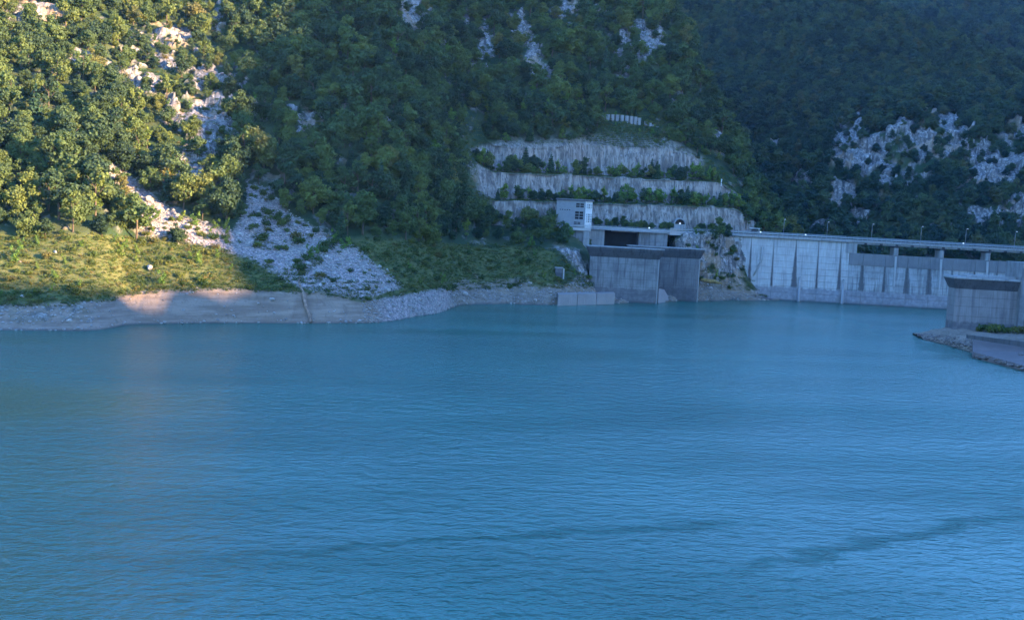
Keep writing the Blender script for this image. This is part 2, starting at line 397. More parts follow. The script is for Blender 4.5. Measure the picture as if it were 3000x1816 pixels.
# ------------------------------------------------------------------ lake
P = np.array([[[-1500, -900, 0], [1500, -900, 0]], [[-1500, 700, 0], [1500, 700, 0]]], float)
lake = link('lake', grid_mesh('lake', P, {}, MAT['water'], False)); tag(lake, kind='structure')
P2 = P.copy(); P2[..., 2] = -12.0
bed = link('lake_bed', grid_mesh('lake_bed', P2, dict(meadow=np.zeros(4), scree=np.zeros(4), rock=np.zeros(4), cut=np.zeros(4), clay=np.ones(4), low=np.ones(4) * 0.5), MAT['ground'], False)); tag(bed, kind='structure')

# ------------------------------------------------------------------ terrain: control points (photo position, distance) -> dense sheet
def pchip(x, y, xq):
    x, y = np.asarray(x, float), np.asarray(y, float); h = np.diff(x); d = np.diff(y) / h
    m = np.zeros_like(y); m[0], m[-1] = d[0], d[-1]
    for k in range(1, len(x) - 1):
        if d[k - 1] * d[k] > 0:
            w1, w2 = 2 * h[k] + h[k - 1], h[k] + 2 * h[k - 1]; m[k] = (w1 + w2) / (w1 / d[k - 1] + w2 / d[k])
    i = np.clip(np.searchsorted(x, xq) - 1, 0, len(x) - 2); t = (xq - x[i]) / h[i]
    return ((1 + 2 * t) * (1 - t) ** 2) * y[i] + t * (1 - t) ** 2 * h[i] * m[i] + t * t * (3 - 2 * t) * y[i + 1] + t * t * (t - 1) * h[i] * m[i + 1]
def dense(px, ctrl, pq, sub):
    """ctrl: rows x cols x 3 world points; smooth across columns, straight between rows"""
    Q = np.stack([[pchip(px, ctrl[r, :, k], pq) for k in range(3)] for r in range(ctrl.shape[0])])  # rows,3,cols
    Q = Q.transpose(0, 2, 1); out = []; vv = []
    for r in range(len(Q) - 1):
        n = sub[r]
        for k in range(n):
            out.append(Q[r] + (Q[r + 1] - Q[r]) * (k / n)); vv.append(r + k / n)
    out.append(Q[-1]); vv.append(len(Q) - 1.0)
    return np.array(out), np.array(vv)
def lowat(P): return np.clip((fbm(P, 8.0, 4, 201) - 0.5) * 1.5 + 0.5, 0, 1)
def normals(P):
    du = np.gradient(P, axis=1); dv = np.gradient(P, axis=0)
    n = np.cross(du, dv); n /= np.linalg.norm(n, axis=-1, keepdims=True) + 1e-9
    return n

# px: waterline, bank(py,dY), foot(py,dY), mid(py,dY), top(py,dY)
LS = {
 -900: (985, (915, 7), (720, 40), (430, 95), (0, 180)),
 -450: (975, (905, 7), (705, 37), (420, 90), (0, 175)),
 0: (968, (897, 8), (690, 35), (400, 85), (0, 170)),
 150: (969, (893, 8), (692, 34), (400, 85), (0, 172)),
 250: (969, (888, 9), (694, 33), (400, 85), (0, 175)),
 310: (964, (880, 9), (697, 33), (400, 85), (0, 176)),
 370: (952, (868, 7), (700, 32), (405, 85), (0, 178)),
 480: (949, (855, 6), (706, 31), (410, 85), (0, 180)),
 609: (947, (850, 6), (706, 30), (415, 85), (0, 185)),
 760: (947, (852, 6), (700, 33), (410, 85), (0, 187)),
 901: (948, (858, 6), (700, 36), (405, 85), (0, 190)),
 1000: (947, (872, 6), (702, 36), (400, 85), (0, 192)),
 1060: (947, (886, 5), (704, 36), (400, 85), (0, 194)),
 1126: (943, (870, 9), (705, 36), (400, 88), (0, 200)),
 1230: (926, (856, 12), (712, 36), (400, 92), (0, 205)),
 1285: (917, (853, 12), (716, 36), (400, 94), (0, 208)),
 1340: (896, (850, 9), (720, 32), (400, 92), (0, 205)),
}
TOP_BEY = ((120, 85), (330, 170))
px_c, cols = [], []
def col_ls(px, wl_, bank, foot, mid, top):
    p1 = atz(px, wl_, np.float64(0.0)); Y1 = p1[1]
    p0 = p1 + np.array([0, -16, -9.0]) * np.array([1, 1, 1.0]); p0[0] = p1[0] * p0[1] / p1[1]
    pts = [p0, p1] + [at(px, a, np.float64(Y1 + d)) for a, d in (bank, foot)]
    f = at(px, foot[0], np.float64(Y1 + foot[1])); m = at(px, mid[0], np.float64(Y1 + mid[1])); tp = at(px, top[0], np.float64(Y1 + top[1]))
    for s_ in (0.10, 0.22, 0.28, 0.42, 0.48, 0.62):
        k = s_ / 0.5
        pts.append(f + (m - f) * k if k <= 1 else m + (tp - m) * (k - 1))
    pts.append(tp)
    kf = min(2.0, max(0.05, (900 - px) / 450.0))
    for d, h in TOP_BEY:
        s_ = (tp[1] + d) / tp[1]; pts.append(np.array([tp[0] * s_, tp[1] + d, tp[2] + h * (min(kf, 1.15) if d < 200 else kf)]))
    return pts
for k in sorted(LS): px_c.append(k); cols.append(col_ls(k, *LS[k]))
# px: waterline, bank(py,dY), foot(py,Y), Y1, T1top, T2top, T3top, top(py,Y), beyond
TS = {
 1453: (890, (846, 9), (728, 424), 446, 588, 504, 426, (0, 578), None),
 1535: (892, (842, 9), (730, 424), 449, 589, 507, 432, (0, 580), None),
 1615: (894, (842, 8), (738, 420), 455, 590, 510, 432, (0, 582), None),
 1672: (892, (846, 9), (732, 428), 460, 592, 512, 424, (0, 585), None),
 1722: (891, (852, 10), (745, 440), 470, 594, 515, 426, (0, 590), None),
 1757: (891, (868, 14), (800, 466), 472, 595, 516, 426, (0, 592), None),
 1879: (886, (866, 14), (800, 468), 475, 598, 524, 432, (0, 597), None),
 1950: (884, (860, 14), (780, 468), 478, 601, 527, 436, (45, 595), (60, 10)),
 1985: (883, (836, 12), (692, 463), 479, 602, 528, 446, (100, 585), (60, 10)),
 2030: (882, (838, 10), (692, 464), 481, 604, 530, 462, (200, 575), (50, -10)),
 2102: (881, (842, 10), (690, 472), 486, 607, 534, 490, (335, 560), (40, -25)),
 2150: (880, (852, 8), (720, 485.5), 490, 612, 560, 520, (440, 552), (40, -30)),
 2200: (880, (868, 6), (815, 487), 495, 640, 600, 570, (520, 545), (40, -35)),
 2260: (880, (877, 4), (872, 489), 502, 700, 680, 660, (620, 545), (40, -40)),
 2330: (881, (882, 4), (884, 492), 506, 760, 750, 740, (700, 545), (40, -40)),
}
for px in sorted(TS):
    wl_, bank, foot, Y1, t1, t2, t3, top, bey = TS[px]
    p1 = atz(px, wl_, np.float64(0.0)); p0 = p1 + np.array([0, -16, -9.0]); p0[0] = p1[0] * p0[1] / p1[1]
    pts = [p0, p1, at(px, bank[0], np.float64(p1[1] + bank[1])), at(px, foot[0], np.float64(foot[1]))]
    Y2, Y3 = Y1 + 14, Y1 + 28
    T1, T2, T3 = at(px, t1, np.float64(Y1 + 2)), at(px, t2, np.float64(Y2 + 2)), at(px, t3, np.float64(Y3 + 2))
    b1 = at(px, 665, np.float64(Y1)); b1[2] = 27.6 if px < 2190 else min(27.6, T1[2] - 0.5)
    if px < 1620: b1[2] = min(b1[2], 26)
    b2_ = at(px, t1, np.float64(Y2)); b2_[2] = T1[2] + 0.5
    b3 = at(px, t2, np.float64(Y3)); b3[2] = T2[2] + 0.5
    tp = at(px, top[0], np.float64(top[1]))
    pts += [b1, T1, b2_, T2, b3, T3, tp]
    if bey is None:
        for d, h in ((60, 8), (260, -20)):
            s_ = (tp[1] + d) / tp[1]; pts.append(np.array([tp[0] * s_, tp[1] + d, tp[2] + h]))
    else:
        s_ = (tp[1] + bey[0]) / tp[1]; pts.append(np.array([tp[0] * s_ + 4, tp[1] + bey[0], tp[2] + bey[1]]))
        pts.append(np.array([tp[0] * s_ + 30, tp[1] + 170, min(tp[2] - 60, 60)]))
    px_c.append(px); cols.append(pts)
ctrl = np.array(cols).transpose(1, 0, 2)
pq = np.concatenate([np.linspace(-900, -70, 40), np.arange(-60, 2331, 5.0)])
HP, hv = dense(np.array(px_c, float), ctrl, pq, [3, 26, 52, 26, 22, 8, 22, 8, 24, 100, 22, 10])
qx, qy = proj(HP)
VV = np.broadcast_to(hv[:, None], qx.shape); UU = np.broadcast_to(pq[None, :], qx.shape)
K = 1.2175  # the photo viewed at 2464 px wide
def sc_(poly): return [(a * K, b * K) for a, b in poly]
nz1 = fbm(HP, 9.0, 4, 3); nz2 = fbm(HP, 3.0, 4, 11); nz3 = fbm(HP, 28.0, 3, 21)
rock_e = [(1210, 40, 55, 55), (1290, 125, 22, 32), (1412, 150, 32, 55), (1365, 50, 12, 40), (1520, 62, 34, 34), (1512, 104, 46, 30), (1555, 172, 38, 46), (1600, 232, 20, 34),
          (1680, 22, 46, 36), (1885, 118, 70, 46), (1850, 150, 40, 26), (2030, 350, 20, 28), (2107, 402, 9, 14), (1430, 60, 16, 20), (1760, 30, 20, 20), (1980, 300, 14, 16), (1840, 215, 10, 12),
          (470, 165, 92, 62), (235, 165, 46, 24), (110, 28, 100, 36), (420, 240, 62, 44), (590, 245, 60, 46), (640, 62, 18, 42), (690, 240, 40, 30), (520, 110, 40, 30), (330, 210, 40, 26),
          (600, 370, 86, 88), (545, 470, 66, 44), (745, 330, 36, 34), (890, 352, 66, 42), (640, 300, 50, 40), (730, 420, 26, 30), (500, 330, 34, 40), (660, 430, 40, 40), (760, 210, 26, 20), (1010, 330, 22, 14)]
e_ = emask(qx, qy, rock_e); m_rock = sstep(0.36, 0.56, e_ + (nz1 - 0.5) * 2.4 + (nz2 - 0.5) * 2.4) * sstep(-0.15, 0.15, e_)
scree1 = sc_([(225, 378), (275, 392), (330, 440), (430, 520), (560, 560), (600, 500), (590, 445), (640, 455), (700, 520), (790, 570), (860, 600), (965, 690), (880, 722), (800, 715), (720, 690), (600, 620), (470, 585), (345, 565), (330, 480), (270, 440)])
m_scree = pmask(qx, qy, scree1, 9) * sstep(0.20, 0.36, nz1 + 0.12)
grav = sc_([(875, 728), (1060, 695), (1215, 692), (1250, 720), (1220, 760), (1060, 770), (925, 790), (870, 790)])
m_grav = pmask(qx, qy, grav, 8)
m_clay = np.where(VV < 2.0, 1.0, 0.0) * sstep(1150, 1080, UU)
m_clay = np.maximum(m_clay, sstep(2.06, 1.98, VV + (nz2 - 0.5) * 0.12) * sstep(1120, 1070, UU))
stony = sstep(300, 200, UU) * sstep(1.25, 1.6, VV) * sstep(2.06, 1.96, VV) * sstep(0.45, 0.55, nz2)      # flaggy rocks at the far left waterline
shore_rock = sstep(1300, 1345, UU) * sstep(2.25, 2.0, VV + (nz1 - 0.5) * 0.9)
notch = sc_([(1680, 585), (1720, 640), (1850, 735), (1900, 735), (1900, 700), (1790, 590), (1760, 570), (1640, 560), (1640, 590)])
m_notch = pmask(qx, qy, notch, 6) * sstep(0.34, 0.5, nz1 + 0.08)
under_bldg = pmask(qx, qy, sc_([(1330, 590), (1400, 600), (1440, 690), (1480, 725), (1330, 730), (1350, 690), (1400, 660)]), 6) * sstep(0.36, 0.52, nz1)
side = sstep(1960, 1985, UU) * sstep(3.1, 2.95, VV) * sstep(0.44, 0.52, nz1 * 0.6 + nz2 * 0.4)
m_rock = np.maximum.reduce([m_rock * sstep(3.0, 3.2, VV), shore_rock, m_notch, under_bldg, side])
m_cut = np.zeros_like(qx)
for (a, b, u0, u1) in ((4.0, 5.0, 1440, 2222), (6.0, 7.0, 1400, 2185), (8.0, 9.0, 1358, 2060)):
    m_cut = np.maximum(m_cut, sstep(a - 0.08, a + 0.02, VV) * sstep(b + 0.10, b - 0.02, VV) * sstep(u0 - 10, u0 + 10, UU) * sstep(u1 + 8, u1 - 8, UU))
m_cut = m_cut * sstep(0, 14, qy - np.interp(UU, [1340, 1400, 1453, 1500], [440, 424, 408, 380])); m_rock = m_rock * (1 - m_cut)
m_scree = np.maximum(m_scree * sstep(2.0, 2.1, VV), m_grav) * (1 - shore_rock)
m_meadow = sstep(1.9, 2.05, VV) * sstep(3.12, 2.95, VV + (nz1 - 0.5) * 0.3) * (1 - m_scree) * sstep(1650, 1600, UU)
# relief
N_ = normals(HP)
if N_[30, 200, 2] < 0: N_ = -N_
cell = fbm(HP * np.array([1, 1, 0.55]), 5.0, 3, 31); rid = 1 - np.abs(fbm(HP, 6.0, 4, 41) * 2 - 1)
steps = np.round((cell * 7)) / 7.0 * 0.65 + cell * 0.35
disp = (nz3 - 0.5) * 3.2 * sstep(2.6, 3.4, VV) * (1 - m_cut) * sstep(10.5, 9.5, np.where((VV > 3.9) & (VV < 9), 11, 9.0))
disp += m_rock * ((steps - 0.5) * 9.5 + (rid - 0.6) * 3.0) * np.where(VV < 3.0, 0.42, 0.8)
ribs = fbm(HP * np.array([1, 1, 0.18]), 2.6, 4, 51)
disp += m_cut * ((ribs - 0.5) * 2.2 + (nz2 - 0.5) * 1.2 + (nz1 - 0.5) * 1.6 - 0.5)
disp += m_scree * ((nz2 - 0.5) * 0.7)
gully = fbm(np.stack([HP[..., 0], HP[..., 1] * 0.2, HP[..., 2] * 0.10], -1), 3.2, 3, 61)
disp += m_clay * ((gully - 0.5) * 1.5 * sstep(1.02, 1.3, VV) + (nz2 - 0.5) * 0.22)
zz_ = HP[..., 2] * 1.5 + (nz1 - 0.5) * 3; disp += m_clay * 0.16 * (zz_ - np.floor(zz_)) * sstep(0.35, 0.6, nz3)
disp += stony * (np.round(nz2 * 9) / 9 - 0.5) * 1.0
disp += m_meadow * ((nz1 - 0.5) * 1.6 + (nz2 - 0.5) * 0.5)
HPD = HP + N_ * disp[..., None]
hillside = link('hillside', grid_mesh('hillside', HPD, dict(meadow=m_meadow, scree=m_scree, rock=np.maximum(m_rock * (1 - 0.45 * shore_rock), stony * 0.8), cut=m_cut, clay=np.maximum(m_clay * (1 - stony * 0.8), 0.55 * shore_rock), low=lowat(HP)), MAT['ground']))
tag(hillside, kind='structure')

# far mountain behind the dam
MS = {  # px: base(py,Y), cliff foot, cliff top, upper, top(py,Y), beyond(dY,dz)
 1500: ((760, 560), (640, 640), (420, 760), (200, 860), (-60, 980), (200, -20)),
 1850: ((760, 560), (640, 620), (420, 730), (200, 840), (-60, 980), (200, -20)),
 2050: ((760, 565), (640, 612), (430, 710), (210, 830), (-60, 980), (200, -20)),
 2200: ((760, 560), (650, 596), (440, 680), (210, 820), (-60, 970), (200, -20)),
 2350: ((762, 556), (655, 586), (440, 650), (220, 790), (-40, 950), (160, -20)),
 2500: ((765, 552), (650, 580), (420, 636), (230, 770), (0, 930), (120, -10)),
 2600: ((768, 550), (640, 576), (400, 630), (230, 765), (42, 900), (120, -40)),
 2750: ((772, 548), (630, 572), (360, 630), (230, 760), (105, 870), (120, -50)),
 2900: ((778, 546), (640, 570), (370, 630), (270, 750), (180, 840), (120, -50)),
 3000: ((782, 545), (650, 568), (390, 630), (310, 745), (240, 830), (120, -50)),
 3200: ((790, 545), (660, 568), (440, 630), (380, 735), (340, 810), (120, -50)),
 3700: ((800, 545), (640, 600), (500, 640), (450, 720), (430, 780), (120, -50)),
}
mc = []
for px in sorted(MS):
    v = MS[px]; pts = [at(px, a, np.float64(Y)) for a, Y in v[:5]]
    base = pts[0].copy(); base[2] -= 40; base[1] -= 14
    e = pts[-1]; s_ = (e[1] + v[5][0]) / e[1]
    mc.append([base] + pts + [np.array([e[0] * s_, e[1] + v[5][0], e[2] + v[5][1]]), np.array([e[0] * s_ * 1.2, e[1] + v[5][0] + 400, e[2] + v[5][1] - 180])])
MP, mv = dense(np.array(sorted(MS), float), np.array(mc).transpose(1, 0, 2), np.concatenate([np.arange(1500, 1850, 25.0), np.arange(1850, 3100, 5.0), np.arange(3100, 3701, 25.0)]), [4, 26, 60, 30, 40, 10, 4])
mx_, my_ = proj(MP); MV = np.broadcast_to(mv[:, None], mx_.shape)
a1, a2, a3 = fbm(MP, 14, 4, 71), fbm(MP, 4.5, 4, 81), fbm(MP, 70, 3, 91)
cl_e = [(2500, 400, 60, 46), (2560, 450, 90, 66), (2480, 460, 40, 40), (2700, 440, 90, 60), (2740, 330, 50, 30), (2800, 370, 50, 60), (2880, 440, 60, 60), (2960, 460, 60, 60), (2900, 500, 70, 46), (2600, 520, 90, 36), (2350, 395, 26, 30),
        (2290, 425, 36, 24), (2520, 330, 18, 22), (2690, 520, 60, 30), (2470, 580, 60, 36), (2900, 630, 70, 40), (2990, 620, 40, 50), (2400, 660, 40, 24), (2520, 640, 30, 26), (2350, 540, 30, 20), (2640, 370, 26, 20), (2780, 290, 20, 14), (2980, 380, 40, 40), (2500, 660, 24, 22)]
e2_ = emask(mx_, my_, cl_e); mm = sstep(0.28, 0.46, e2_ + (a1 - 0.5) * 2.8 + (a2 - 0.5) * 2.8) * sstep(-0.15, 0.15, e2_)
N2 = normals(MP)
if N2[60, 100, 2] < 0: N2 = -N2
c2 = fbm(MP * np.array([1, 1, 0.45]), 8.0, 3, 101)
spur = fbm(np.stack([MP[..., 0], MP[..., 1] * 0.35, MP[..., 2] * 0.25], -1), 60, 3, 111)
d2 = (a3 - 0.5) * 16 * sstep(1.0, 2.0, MV) + (spur - 0.5) * 26 * sstep(1.6, 3.2, MV) * sstep(5.2, 4.6, MV) + mm * ((np.round(c2 * 6) / 6 - 0.5) * 16 + (a2 - 0.5) * 6)
MPD = MP + N2 * d2[..., None]
zr = np.zeros_like(mm)
far = link('far_mountain', grid_mesh('far_mountain', MPD, dict(meadow=zr, scree=zr, rock=mm, cut=zr, clay=zr, low=lowat(MP)), MAT['ground'])); tag(far, kind='structure')

# the ridge behind it, and an unseen valley side shaped to cast the low sun's shadow (right of and behind the viewer)
BS = {1900: (150, -120), 2300: (140, -110), 2600: (150, -90), 2900: (170, -70), 3200: (260, -60), 3700: (380, -20)}
bc = []
for px in sorted(BS):
    b, tp = BS[px]
    p = [at(px, b + 120, np.float64(1150)), at(px, b, np.float64(1250)), at(px, (b + tp) / 2, np.float64(1400)), at(px, tp, np.float64(1600))]
    q = p[-1].copy(); q[1] += 500; q[2] -= 100; bc.append(p + [q])
BP, bv = dense(np.array(sorted(BS), float), np.array(bc).transpose(1, 0, 2), np.arange(1900, 3701, 12.0), [10, 22, 22, 8])
BP[..., 2] += (fbm(BP, 120, 4, 121) - 0.5) * 60
zb = np.zeros(BP.shape[:2])
ridge = link('distant_ridge', grid_mesh('distant_ridge', BP, dict(meadow=zb, scree=zb, rock=zb, cut=zb, clay=zb, low=lowat(BP)), MAT['ground'])); tag(ridge, kind='structure')

ca, sa_ = math.cos(R(SUN_AZ)), math.sin(R(SUN_AZ))
hx = np.array([-ca, sa_])                      # rightwards as seen from the sun
sx = np.array([sa_, ca])                       # towards the sun
hh = np.linspace(0, 1, 90); ss = np.linspace(0, 1, 40)
SHADE_D, SHADE_H0, SHADE_V0, SHADE_K = 620.0, 235.0, 53.5, 0.80
def shade_ridge():
    G = np.zeros((40, 420, 3)); hs = np.concatenate([np.linspace(-500, 0, 60), np.linspace(2, 500, 240), np.linspace(506, 1900, 120)])
    for i in range(40):
        s_ = -260 + 1000 * i / 39.0            # across the ridge, crest at s_=0
        for j, h in enumerate(hs):
            vc = min(430.0, max(SHADE_V0 - 1.0, SHADE_K * (h - SHADE_H0) + SHADE_V0, min(230.0, SHADE_V0 + 1.3 * (130.0 - h))))  # near rise added to keep the sun off the viewer and the air
            crest = vc / math.cos(R(SUN_EL)) + SHADE_D * math.tan(R(SUN_EL))
            if h > 900: crest += 40 * math.sin(h / 130.0)
            z = crest - abs(s_) * (0.72 if s_ < 0 else 0.5)
            xy = hx * h + sx * (SHADE_D + s_)
            G[i, j] = (xy[0], xy[1], max(z, -14.0))
    n_ = (fbm(G, 50, 4, 131) - 0.5) * 12 + (fbm(G, 12, 3, 133) - 0.5) * 30
    G[..., 2] += np.where(G[..., 2] > -10, n_, 0)
    return G
G = shade_ridge(); zg = np.zeros(G.shape[:2])
vs_ = link('shading_valley_side', grid_mesh('shading_valley_side', G, dict(meadow=zg, scree=zg, rock=zg, cut=zg, clay=zg, low=lowat(G)), MAT['ground'])); tag(vs_, kind='structure')

# near right bank: rock platform below the right-hand tower
RS = {  # px: waterline, edge(py,dY), platform z, back
 2706: (996, 0.6, 0.7), 2730: (1001, 1.0, 1.0), 2780: (1013, 1.4, 1.7), 2830: (1028, 1.6, 2.2), 2900: (1046, 1.6, 2.6), 2960: (1064, 1.6, 2.8), 3040: (1086, 2.0, 3.2), 3200: (1120, 4.0, 8.0), 3500: (1180, 8.0, 22.0), 3900: (1240, 12.0, 40.0)}
rc = []
for px in sorted(RS):
    wl_, e1, z2 = RS[px]
    p1 = atz(px, wl_, np.float64(0)); p0 = p1 + np.array([-2 if px < 2720 else 0, -8, -9.0])
    p2 = p1 + np.array([0.3, 1.5, e1]); p3 = p1 + np.array([1.5, 12, z2]); p4 = p1 + np.array([4, 14 + max(0, (px - 2730)) * 0.17, z2 + 1.0])
    if px < 2720: p4 = p1 + np.array([2, 15, z2])
    p5 = p4 + np.array([0, 20, -12 if px < 3100 else 4.0])
    if px > 2900:
        for q_ in (p2, p3, p4, p5): q_[0] = p1[0] * q_[1] / p1[1]
    rc.append([p0, p1, p2, p3, p4, p5])
RP, rv = dense(np.array(sorted(RS), float), np.array(rc).transpose(1, 0, 2), np.concatenate([np.arange(2706, 3060, 4.0), np.arange(3060, 3901, 30.0)]), [4, 8, 40, 24, 12])
RV = np.broadcast_to(rv[:, None], RP.shape[:2]); r1, r2 = fbm(RP, 2.4, 4, 141), fbm(RP, 0.9, 3, 151)
RPD = RP.copy(); RPD[..., 2] += sstep(0.6, 1.2, RV) * ((np.round(r1 * 7) / 7 - 0.5) * 1.3 + (r2 - 0.5) * 0.35)
o1 = np.ones(RP.shape[:2]); z0 = o1 * 0
rb = link('right_bank', grid_mesh('right_bank', RPD, dict(meadow=z0, scree=z0, rock=o1 * 0.5, cut=z0, clay=o1 * 0.75, low=lowat(RP)), MAT['ground'])); tag(rb, kind='structure')

# ------------------------------------------------------------------ the dam
DY, BAT = 485.0, 0.055                       # upstream face at the waterline, batter per metre
def face_box(mb, x0, x1, z0, z1, back=3.0, g=0.05, proud=0.0):
    ya, yb = DY + z0 * BAT - proud, DY + z1 * BAT - proud
    x0 += g; x1 -= g; z0 += g; z1 -= g
    vs = [(x0, ya, z0), (x1, ya, z0), (x1, yb, z1), (x0, yb, z1), (x0, DY + back, z0), (x1, DY + back, z0), (x1, DY + back, z1), (x0, DY + back, z1)]
    mb.add(vs, [(0, 1, 2, 3), (5, 4, 7, 6), (0, 4, 5, 1), (3, 2, 6, 7), (0, 3, 7, 4), (1, 5, 6, 2)])
dam = empty('dam', (0, 0, 0)); tag(dam, 'long pale concrete dam wall with dark streaks below the crest road', 'dam')
jx = [88.0] + [98.4 + 9.4 * k for k in range(16)]
XS = 139.6                                   # where the overflow part begins
lifts = [-7, 0.9, 3.4, 6.0, 8.6, 11.2, 13.8, 16.4, 19.0, 22.3, 25.7]
edges_l = [x for x in jx if x < XS - 2] + [XS]
edges_r = [XS] + [x for x in jx if x > XS + 2]
core = MB()
core.b2(88.0, XS, DY + 2.2, DY + 7.5, -8, 25.6); core.b2(XS, 239.0, DY + 1.6, DY + 7.0, -8, 21.2)
core.build('core', MAT['crete'], dam)
k_ = 0
for a, b in zip(edges_l[:-1], edges_l[1:]):
    for z0, z1 in zip(lifts[:-1], lifts[1:]):
        m = MB(); face_box(m, a, b, z0, z1, proud=random.uniform(0, 0.05)); m.build('concrete_block', MAT['dam'], dam)
lr = [-7, 0.9, 3.4, 6.0, 8.6, 11.2, 13.8, 16.4, 21.4]
for a, b in zip(edges_r[:-1], edges_r[1:]):
    for z0, z1 in zip(lr[:-1], lr[1:]):
        m = MB(); face_box(m, a, b, z0, z1, proud=random.uniform(0, 0.05) + (0.25 if z0 > 16 else 0)); m.build('concrete_block', MAT['spill_top'] if z0 > 16 else MAT['spill'], dam)
cop = MB(); cop.b2(87.4, XS + 0.6, DY + 0.3, DY + 8.4, 25.75, 26.9); cop.build('coping', MAT['crete'], dam, 0.06)
m = MB(); m.b2(XS - 1.6, XS + 3.0, DY + 1.0, DY + 6.8, 21.3, 25.7); m.build('end_pier', MAT['crete'], dam, 0.05)
m = MB(); m.b2(87.6, XS + 0.4, DY + 1.2, DY + 7.6, 26.92, 27.0); m.build('roadway', MAT['asphalt'], dam)

def railing(parent, pts, h=1.15, step=2.0, mat=None, name='railing', rails=(0.45, 0.8, 1.15)):
    """posts and rails along a polyline; a part with post and rail sub-parts"""
    mat = mat or MAT['steel']
    r_ = MB()
    for z in rails:
        for a, b in zip(pts[:-1], pts[1:]): r_.tube([(a[0], a[1], a[2] + z), (b[0], b[1], b[2] + z)], 0.055 if z < rails[-1] else 0.075, 5)
    for a, b in zip(pts[:-1], pts[1:]): r_.add([(a[0], a[1], a[2] + .5), (b[0], b[1], b[2] + .5), (b[0], b[1], b[2] + .82), (a[0], a[1], a[2] + .82), (a[0], a[1] + .06, a[2] + .5), (b[0], b[1] + .06, b[2] + .5), (b[0], b[1] + .06, b[2] + .82), (a[0], a[1] + .06, a[2] + .82)], [(0, 1, 2, 3), (5, 4, 7, 6), (0, 4, 5, 1), (3, 2, 6, 7), (0, 3, 7, 4), (1, 5, 6, 2)])
    o = r_.build(name, mat, parent)
    pm = MB(); pm.b2(-0.06, 0.06, -0.05, 0.05, 0, h); pme = pm.mesh('post', mat)
    for a, b in zip(pts[:-1], pts[1:]):
        a, b = Vector(a), Vector(b); n = max(1, int((b - a).length / step))
        for k in range(n + 1):
            q = link('post', pme, o); q.location = a + (b - a) * (k / n)
    return o
railing(dam, [(88.5, DY + 0.8, 26.9), (XS, DY + 0.8, 26.9)])
railing(dam, [(88.5, DY + 8.0, 26.9), (XS, DY + 8.0, 26.9)])

# three white gauge tubes down the face (one with a bend at its foot)
def gauge(x, z0, z1, bend, lab):
    m = MB(); e = 0.42
    pts = []
    if bend: pts = [(x - 2.9, DY + (z0 - 5.4) * BAT - e, z0 - 5.4), (x - 0.35, DY + z0 * BAT - e, z0)]
    else: pts = [(x - 0.05, DY + z0 * BAT - e - 0.5, z0)]
    pts += [(x, DY + (z0 + 1.2) * BAT - e, z0 + 1.2), (x + 0.1, DY + z1 * BAT - e, z1)]
    rad = [0.34, 0.4, 0.42, 0.40] if bend else [0.95, 0.72, 0.36]
    o = m.tube(pts, rad, 10).build('gauge_tube', MAT['pale'], None, 0, True)
    c = MB()
    for z in np.linspace(z0 + 1.6, z1 - 0.6, 4): c.b2(x - 0.55, x + 0.6, DY + z * BAT - 0.86, DY + z * BAT + 0.02, z - 0.12, z + 0.12)
    c.build('clamp', MAT['steel'], o)
    tag(o, lab, 'pipe', 'pale tubes on the dam face')
gauge(103.0, 15.2, 22.0, True, 'pale tube high on the dam face with a bent foot beside the rocks')
gauge(119.4, -1.0, 10.6, False, 'pale tube rising from the water on the dam face, nearer the rocks')
gauge(137.6, -1.0, 10.2, False, 'pale tube rising from the water where the overflow part begins')

# road bridge over the overflow part
br = empty('road_bridge', (0, 0, 0)); tag(br, 'concrete road bridge on slim piers over the dam overflow', 'bridge')
m = MB(); m.b2(XS + 0.7, 239, DY + 0.6, DY + 8.2, 25.9, 26.85); m.build('deck', MAT['crete'], br, 0.05)
m = MB(); m.b2(XS + 0.8, 239, DY + 1.2, DY + 7.6, 26.87, 26.95); m.build('roadway', MAT['asphalt'], br)
for yy in (DY + 1.4, DY + 6.6):
    m = MB(); m.b2(XS + 0.9, 239, yy, yy + 0.7, 25.15, 25.88); m.build('girder', MAT['crete'], br)
for xx in np.arange(XS + 6.5, 238, 6.5):
    m = MB(); m.b2(xx - 0.5, xx + 0.5, DY + 0.9, DY + 8.0, 25.2, 25.86); m.build('cross_beam', MAT['head_shaded'], br)
for xx in (159.0, 178.0, 197.4, 217.0):
    m = MB()
    poly = [(xx - 0.95, DY + 1.0), (xx, DY + 0.35), (xx + 0.95, DY + 1.0), (xx + 0.95, DY + 6.4), (xx - 0.95, DY + 6.4)]
    m.prism(poly, 21.3, 24.4); o = m.build('pier', MAT['crete'], br, 0.04)
    h_ = MB(); h_.loft([[(x, y, 24.42) for x, y in poly], [(xx + (x - xx) * 1.6, y + (-0.25 if y < DY + 2 else 0.25), 25.1) for x, y in poly]]); h_.build('pier_head', MAT['head_shaded'], o)
    f_ = MB(); f_.add([(xx - 0.5, DY + 0.7, 20.9), (xx + 0.5, DY + 0.7, 20.9), (xx + 0.3, DY + 0.35, 8.4), (xx - 0.3, DY + 0.35, 8.4), (xx - 0.5, DY + 1.6, 20.9), (xx + 0.5, DY + 1.6, 20.9), (xx + 0.3, DY + 1.6, 8.4), (xx - 0.3, DY + 1.6, 8.4)],
                   [(0, 1, 2, 3), (4, 7, 6, 5), (0, 4, 5, 1), (3, 2, 6, 7), (0, 3, 7, 4), (1, 5, 6, 2)])
    for v_ in range(len(f_.v)):
        x_, y_, z_ = f_.v[v_]; f_.v[v_] = (x_, (DY + z_ * BAT - 0.45) if y_ < DY + 1 else DY + 1.9, z_)
    f_.build('rib', MAT['pale'], o)
railing(br, [(XS + 1, DY + 0.9, 26.85), (239, DY + 0.9, 26.85)])
